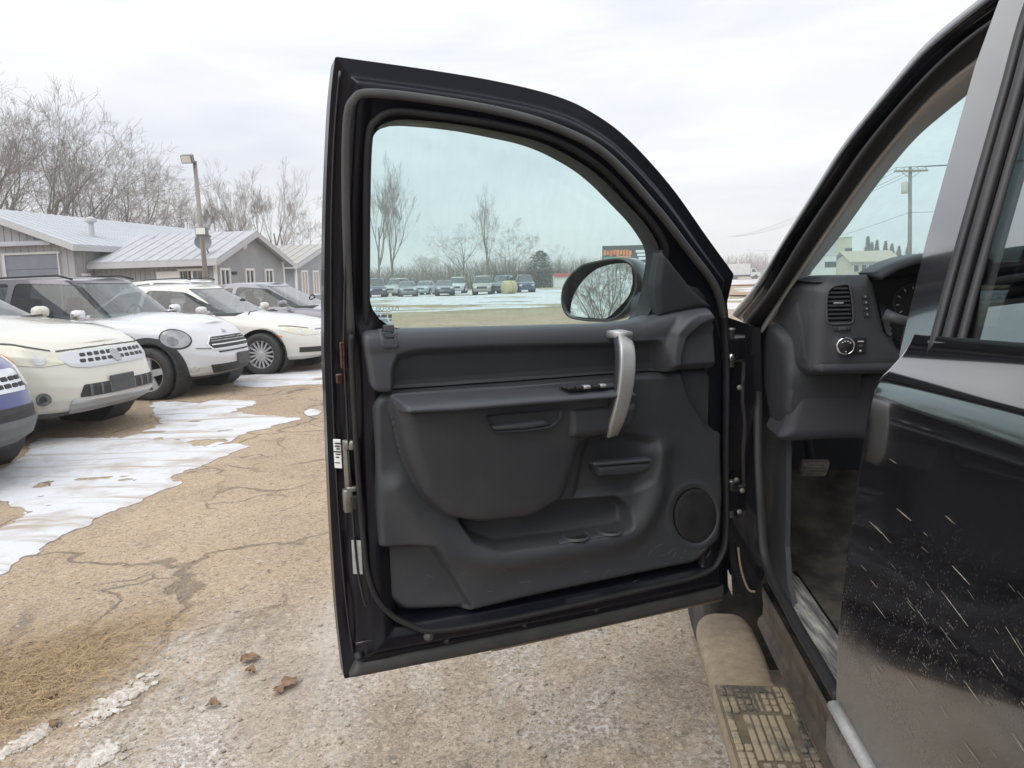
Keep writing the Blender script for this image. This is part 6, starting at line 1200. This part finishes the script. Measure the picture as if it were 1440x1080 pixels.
MB().prism([SW(-1.41, .08, .45, False), mirror_side(SW(-1.41, .08, .45, False)), mirror_side(SW(-1.41, .08, 1.07, False)), SW(-1.41, .08, 1.07, False)], -TU*.12).build('grille', CHROME, truck)
# wheels
TYRE = pm('tyre', (.022, .022, .022), (.10, .09, .08), 8, .85, sharp=(.4, .8)); RIM = pm('rim_alloy', (.42, .42, .43), (.32, .31, .30), 10, .35, metal=.9)
def truck_wheel(c, out):
    w_ = MB().lathe([(.20, -.11), (.24, -.125), (.33, -.135), (.385, -.12), (.40, -.09), (.40, .09), (.385, .12), (.33, .135), (.24, .125), (.20, .11)], c, out, 40).build('wheel', TYRE, truck, True)
    MB().lathe([(0, .06), (.06, .07), (.08, .04), (.19, .06), (.21, .105), (.235, .118), (.235, -.1)], c, out, 32).build('rim', RIM, w_, True)
truck_wheel(SW(-.80, .15, .40, False), -TI); truck_wheel(mirror_side(SW(-.80, .15, .40, False)), TI); truck_wheel(SW(2.85, .15, .40, False), -TI); truck_wheel(mirror_side(SW(2.85, .15, .40, False)), TI)
MB().prism([SW(-1.35, .2, .55, False), SW(-.3, .2, .55, False), SW(-.3, .2, 1.1, False), SW(-1.35, .2, 1.1, False)], TI*.03).build('wheel_well', RUB, truck); MB().box(SW(.8, .85, .42, False), (.9, 4.4, .12), .02, (TI, TU, Z3)).build('chassis', RUB, truck)
# load bed
bd = MB(); 
for f in (lambda p: p, mirror_side): bd.prism([f(SW(2.2, 0, .6, False)), f(SW(4.0, 0, .6, False)), f(SW(4.0, 0, 1.25, False)), f(SW(2.2, 0, 1.25, False))], (TI if f(np.zeros(3)+TO)@TI < (TO+TI)@TI else -TI)*.06)
bd.prism([SW(4.0, .0, .6, False), mirror_side(SW(4.0, .0, .6, False)), mirror_side(SW(4.0, .0, 1.25, False)), SW(4.0, .0, 1.25, False)], -TU*-.05); bd.build('load_bed', PAINT, truck)

# ---- rear door, closed
def dirty_paint():
    m = bpy.data.materials.new('dusty_black_paint'); m.use_nodes = True; nt = m.node_tree; p = nt.nodes['Principled BSDF']; L = nt.links.new; tc = N_(nt, 'ShaderNodeTexCoord'); P = tc.outputs['Object']
    def noise(sc, det=4, st=None, rot=(0, 0, 0), rg=.6):
        s = P
        if st: mp = N_(nt, 'ShaderNodeMapping'); mp.inputs['Scale'].default_value = st; mp.inputs['Rotation'].default_value = rot; L(P, mp.inputs[0]); s = mp.outputs[0]
        n = N_(nt, 'ShaderNodeTexNoise'); n.inputs['Scale'].default_value = sc; n.inputs['Detail'].default_value = det; n.inputs['Roughness'].default_value = rg; L(s, n.inputs[0]); return n.outputs[0]
    def rg_(v, a, b, c=0., d=1.):
        r = N_(nt, 'ShaderNodeMapRange'); L(v, r.inputs[0])
        for i, q in enumerate((a, b, c, d)): r.inputs[i+1].default_value = q
        return r.outputs[0]
    def mt(op, a, b):
        n = N_(nt, 'ShaderNodeMath', operation=op)
        for i, q in enumerate((a, b)):
            if isinstance(q, (int, float)): n.inputs[i].default_value = q
            else: L(q, n.inputs[i])
        return n.outputs[0]
    sep = N_(nt, 'ShaderNodeSeparateXYZ'); L(P, sep.inputs[0]); Zs = sep.outputs[2]
    vo = N_(nt, 'ShaderNodeTexVoronoi'); vo.inputs['Scale'].default_value = 300; L(P, vo.inputs[0]); cs = N_(nt, 'ShaderNodeSeparateColor'); L(vo.outputs['Color'], cs.inputs[0])
    spk = mt('MULTIPLY', rg_(vo.outputs['Distance'], .45, .15), rg_(cs.outputs[0], .25, .75)); spk = mt('MULTIPLY', spk, rg_(noise(7, 4), .3, .65, .15, 1.))
    hgt = rg_(Zs, 1.20, .86)
    band = mt('ADD', Zs, mt('MULTIPLY', noise(3.5, 3), .07)); low = rg_(band, 1.0, .90, 0, .9)
    spk = mt('MULTIPLY', spk, mt('MULTIPLY', hgt, .62)); film = mt('MULTIPLY', low, rg_(noise(26, 6, rg=.75), .25, .8, .35, .75)); film = mt('MULTIPLY', film, rg_(noise(260, 3), .32, .68, .40, 1.05)); film = mt('MULTIPLY', film, rg_(noise(22, 4, (1, 1, .08)), .3, .7, .75, 1.1))
    # salt streaks thrown back by the wheels
    d = mt('MAXIMUM', spk, film); d = mt('ADD', d, mt('MULTIPLY', hgt, mt('MULTIPLY', noise(60, 4), .05)))
    mi = N_(nt, 'ShaderNodeMix', data_type='RGBA'); mi.inputs[6].default_value = (.006, .006, .008, 1); mi.inputs[7].default_value = (.30, .27, .24, 1); L(d, mi.inputs[0]); L(mi.outputs[2], p.inputs['Base Color'])
    p.inputs['Specular IOR Level'].default_value = .9; L(rg_(d, 0, .6, .10, .8), p.inputs['Roughness']); p.inputs['Coat Weight'].default_value = 1.; L(rg_(d, 0, .5, .03, .6), p.inputs['Coat Roughness']); cw_ = rg_(d, .05, .6, 1., .1); L(cw_, p.inputs['Coat Weight'])
    return m
DIRTY = dirty_paint()
E0 = spx([(1230, 525), (1205, 700), (1175, 950)], 0).mean(0)[0]
rz = np.array([.50, .52, .56, .62, .70, .78, .86, .94, 1.02, 1.10, 1.16, 1.20, 1.225, 1.24, 1.252, 1.262, 1.272, 1.285, 1.30]); 
def skin_d(z): return np.interp(z, [.50, .53, .60, .75, .9, 1.05, 1.16, 1.215, 1.235, 1.25, 1.265, 1.285, 1.30], [.035, .004, -.012, -.028, -.03, -.02, -.008, -.002, .003, .012, .026, .040, .046])
ss = np.r_[E0-.0, E0+.0015, E0+.003, E0+.005, E0+.010, np.linspace(E0+.03, 2.08, 26)]
zz = np.linspace(.50, 1.30, 80); G = np.zeros((len(ss), len(zz), 3))
for i, s_ in enumerate(ss):
    rd = .004*max(0, 1-(s_-E0)/.005)**2; kick = .0
    G[i] = SW(s_, skin_d(zz)+rd, zz+.05*sstep(.9, 1.25, zz)*np.clip((s_-E0)/1.1, 0, 1), False)
wheelcut = np.hypot((G-SW(2.85, 0, .4, False))@TU, G[..., 2]-.40); V, Fc = clip_surface(G, .47-wheelcut, None); rd = mesh_obj('rear_door', V, Fc, DIRTY, truck, True, 'closed black rear door splashed with road salt')
# front edge return of the rear door
q = np.linspace(.50, 1.30, 50); Gd = np.stack([SW(E0, skin_d(q)+.004, q, False), SW(E0+.002, .06+0*q, q, False), SW(E0+.03, .09+0*q, q, False)], 1); V, Fc = clip_surface(Gd, -np.ones(Gd.shape[:2])); mesh_obj('door_edge', V, Fc, PAINT, rd)
# side moulding along the door
def yproj(p):
    q = np.asarray(p)-CP; return 540-F*(q@CU)/(q@CF)
mz = min(np.linspace(.6, 1., 401), key=lambda z: abs(yproj(SW(E0+.012, -.035, z, False))-992))
mo = MB(); P = np.array([SW(s_, skin_d(np.array(mz))-.006, mz, False) for s_ in np.linspace(E0+.012, 2.05, 20)]); mo.sweep(P, [(.006, .008), (.007, 0), (.005, -.006), (-.0, -.008), (-.005, -.006), (-.006, 0), (-.006, .008)], Z3, TI); mo.build('side_moulding_cap', pm('salted_chrome', (.36, .36, .36), (.50, .49, .47), 120, .5, metal=.4), rd, True)
mo = MB(); P = np.array([SW(s_, skin_d(np.array(mz-.04))-.002, mz-.043, False) for s_ in np.linspace(E0+.012, 2.05, 20)]); mo.sweep(P, [(.036, .01), (.034, -.006), (.02, -.012), (-.02, -.012), (-.034, -.006), (-.036, .01)], Z3, TI); mo.build('side_moulding', DIRTY, rd, True)
# salt streaks: thin dried splashes lying on the paint
STK = pm('dried_salt', (.34, .31, .27), (.24, .22, .19), 60, .9); r_ = np.random.default_rng(4); m = MB()
for x, y, L_, w_ in [(1300, 595, 26, 1.1), (1232, 645, 12, .8), (1243, 715, 26, 1.3), (1206, 733, 24, 1.2), (1222, 748, 20, .9), (1318, 795, 36, 1.5), (1303, 830, 62, 1.3), (1205, 815, 16, .7), (1207, 845, 30, .8), (1255, 845, 18, .8), (1268, 855, 26, .8), (1255, 840, 14, .6), (1300, 880, 40, .8), (1390, 880, 50, 1.2), (1370, 925, 30, 1.5), (1330, 955, 40, 1.0), (1410, 985, 50, 1.5), (1395, 1030, 60, 1.1), (1205, 935, 20, .6), (1250, 950, 28, .6), (1420, 620, 16, .8), (1345, 640, 10, .6), (1437, 760, 26, 1.2), (1435, 900, 20, 1.1), (1325, 1040, 40, .7), (1240, 1010, 30, .5)]+[(r_.uniform(1190, 1435), r_.uniform(680, 1075), r_.uniform(6, 20), r_.uniform(.35, .7)) for k in range(36)]:
    a_ = math.radians(35+22*min(1, max(0, (y-600)/300))+r_.normal(0, 3)); n_ = max(3, int(L_/5)); pp = [(x+L_*t*math.cos(a_), y+L_*t*math.sin(a_)) for t in np.linspace(0, 1, n_+1)]; row = []
    for k, (px, py) in enumerate(pp):
        wv = w_*(.35+.65*math.sin(math.pi*(k+.4)/(n_+.8)))*r_.uniform(.6, 1.2); nx, ny = -math.sin(a_)*wv/2, math.cos(a_)*wv/2
        for sg in (-1, 1):
            s_, z_ = spx([(px+sg*nx, py+sg*ny)], -.02)[0]
            if not (.5 < z_ < 1.2): z_ = np.clip(z_, .5, 1.2)
            z0 = z_-.05*float(sstep(.9, 1.25, z_))*min(1, max(0, (s_-E0)/1.1)); row.append(SW(s_, float(skin_d(z0))-.0012, z_, False))
    if min(-(q-TO)@TU for q in row) < E0+.008: continue
    m.add(row, [(2*k, 2*k+1, 2*k+3, 2*k+2) for k in range(n_)])
so_ = m.build('salt_streaks', STK, rd); so_['kind'] = 'stuff'
# window line of the rear door: trim strip, gloss pillar cover, dark glass, frame
tr = []
T0 = spx([(1310, 478), (1440, 482), (1440, 515), (1312, 497)], .03)
mo = MB(); s0_, s1_ = T0[0][0], 2.05; zc0 = (T0[0][1]+T0[3][1])/2; zc1 = zc0+.03; ssx = np.linspace(s0_, s1_, 20); P = np.array([SW(s_, .040, zc0+(zc1-zc0)*(s_-s0_)/(s1_-s0_)) for s_ in ssx]); hh = abs(T0[0][1]-T0[3][1])/2+.002
mo.sweep(P, [(hh, .03), (hh, -.004), (hh*.7, -.012), (-hh*.7, -.014), (-hh, -.006), (-hh, .03)], Z3, TI); mo.build('belt_moulding', pm('belt_rubber_sheen', (.10, .115, .115), (.14, .15, .148), 18, .45), rd, True)  # black rubber lightened to grey-green, its reflection put into the base colour
bp_ = spx([(1264, 502), (1311, 500), (1340, 388), (1375, 260), (1412, 130), (1448, 0), (1405, 0), (1372, 90), (1338, 210), (1302, 340)], .035)
bq = np.vstack([bp_[:5], [[1.03, 1.82]], [[.965, 1.82]], bp_[6:]]); lo, hi = bq.min(0)-.01, bq.max(0)+.01; X, Z = np.meshgrid(np.arange(lo[0], hi[0]+.004, .004), np.arange(lo[1], hi[1]+.004, .004), indexing='ij'); sd = sdf(bq, X, Z); V, Fc = clip_surface(SW(X, .035, Z), sd, TI*.03); mesh_obj('pillar_cover', V, Fc, pm('gloss_black', (.018, .018, .024), (.024, .024, .03), 5, .06, coat=1., rough2=.16, spec=1.), rd)
c1 = spx([(1313, 498), (1342, 388), (1378, 260), (1415, 130), (1452, 0)], .035); 
m = MB()
for o_, w_, dd in ((.006, .006, .030), (.022, .007, .036), (.036, .005, .044)):
    P = np.array([SW(q[0]+o_*1.0, dd, q[1]) for q in catmull(np.vstack([c1, [[c1[-1][0]+.02, 1.80]]]), 5)]); m.tube(P, w_, 8)
m.build('window_channel', pm('channel_rubber', (.02, .02, .022), (.035, .035, .037), 9, .45), rd, True)
gq = np.vstack([c1+[[.03, 0]], [[c1[-1][0]+.06, 1.70]], [[1.95, 1.70]], [[2.0, 1.28]]]); X, Z = np.meshgrid(np.arange(gq[:, 0].min()-.01, gq[:, 0].max()+.02, .03), np.arange(1.24, 1.72, .02), indexing='ij'); V, Fc = clip_surface(SW(X, .05, Z), sdf(gq, X, Z)); mesh_obj('rear_window_glass', V, Fc, GLD, rd)
X, Z = np.meshgrid(np.linspace(E0-.01, 2.08, 12), np.linspace(1.69, 1.82, 6), indexing='ij'); V, Fc = clip_surface(SW(X, .042, Z), -np.ones(X.shape), TI*.03); mesh_obj('door_top_frame', V, Fc, PAINT, rd)
MB().tube([SW(E0+.06, .13, .55), SW(E0+.06, .13, 1.25), SW(E0+.04, .13, 1.78)], .035, 8).build('centre_pillar', PLASD, truck, True)

# ---- running board with tread pad
BRD = pm('muddy_board', (.37, .295, .205), (.25, .20, .145), 34, .95, bump=.6, bscale=140, bdist=.003)
bz = .385; 
def bsec(w0, w1, k=20, hz=.075):
    cx, hw = (w0+w1)/2, (w1-w0)/2; return [(cx+hw*math.copysign(abs(math.cos(t))**.55, math.cos(t)), -hz/2+hz/2*math.copysign(abs(math.sin(t))**.55, math.sin(t))) for t in np.arange(k)/k*2*math.pi]
st = [(-.205, -.012, .070, .03), (-.20, -.030, .085, .05), (-.18, -.046, .098, .068), (-.15, -.055, .105, .075), (.0, -.058, .105, .075), (.15, -.058, .098, .075), (.185, -.060, .102, .07), (.2, -.062, .115, .066), (2.4, -.062, .115, .066), (2.45, -.03, .09, .05)]
P = [TO-TU*s_+Z3*bz for s_, *_ in st]; rb = MB().sweep(P, [bsec(a_, b_, 20, h_) for _, a_, b_, h_ in st], TI, Z3).build('running_board', BRD, truck, True, 'tan mud-caked running board')
PAD = pm('worn_step_pad', (.37, .30, .21), (.085, .087, .083), 11, .9, bump=.5, bscale=160, bdist=.002, sharp=(.46, .60)); PADB = pm('pad_groove', (.10, .085, .065), (.22, .175, .12), 14, .95, bump=.5, bscale=160, bdist=.002); 
cab_profile_pad = MB(); pz = bz+.001
padb = MB().box(TO-TU*.85-TI*-.026+Z3*(pz+.001), (.168, 1.3, .010), .003, (TI, TU, Z3)).build('step_pad', PADB, rb)
blk = MB().box((0, 0, 0), (.019, .024, .009), .003); me_blk = None
def padbox(x, s_, wv, lv, name='tread_block', hz=.007): return MB().box(TO-TU*s_+TI*x+Z3*(pz+.006+hz/2), (wv, lv, hz), .0025, (TI, TU, Z3)).build(name, PAD, rb)
for grp in range(3):
    b0 = .212+grp*.36; solid = 5
    for cx in (-.047, -.029, .082, .099):
        for k in range(15):
            if 5 <= k <= 9 and cx in (-.029, .082): continue
            padbox(cx, b0+.012+.0232*k, .0145, .0185, hz=.006+.003*((k*7+int(cx*1000)) % 3)/2)
    for cx in (-.010, .006, .046, .063):
        for k in range(4): padbox(cx, b0+.014+.026*k, .012, .020, hz=.006)
    for cx in (.018, .030): padbox(cx, b0+.055, .006, .10, 'tread_rib', .006)
    for cx in (-.010, .008, .026, .044, .062): padbox(cx, b0+.2, .014, .12+.02*(int(cx*1000) % 3), 'tread_rib', .002+.0015*(int(cx*1000) % 3))
    for k in range(3): padbox(-.002+.028*k, b0+.315, .016, .045, hz=.006)
for s_ in (-.05, .7, 1.6): MB().box(SW(s_, .16, .33, False), (.16, .05, .05), .01, (TI, TU, Z3)).build('board_bracket', RUB, truck)

# ------------------------------------------------------------------ winter haze
hz_ = bpy.data.materials.new('haze'); hz_.use_nodes = True; _n = hz_.node_tree; _n.nodes.clear(); _v = N_(_n, 'ShaderNodeVolumePrincipled'); _v.inputs['Color'].default_value = (.93, .95, .97, 1); _v.inputs['Density'].default_value = .0014; _o = N_(_n, 'ShaderNodeOutputMaterial'); _n.links.new(_v.outputs[0], _o.inputs['Volume'])
hzo = MB().box((0, 500, 11.5), (1840, 2040, 25)).build('haze', hz_); tag(hzo, 'thin pale winter haze over the whole lot', 'haze', kind='stuff')
scene.cycles.volume_bounces = 1; scene.cycles.volume_max_steps = 64
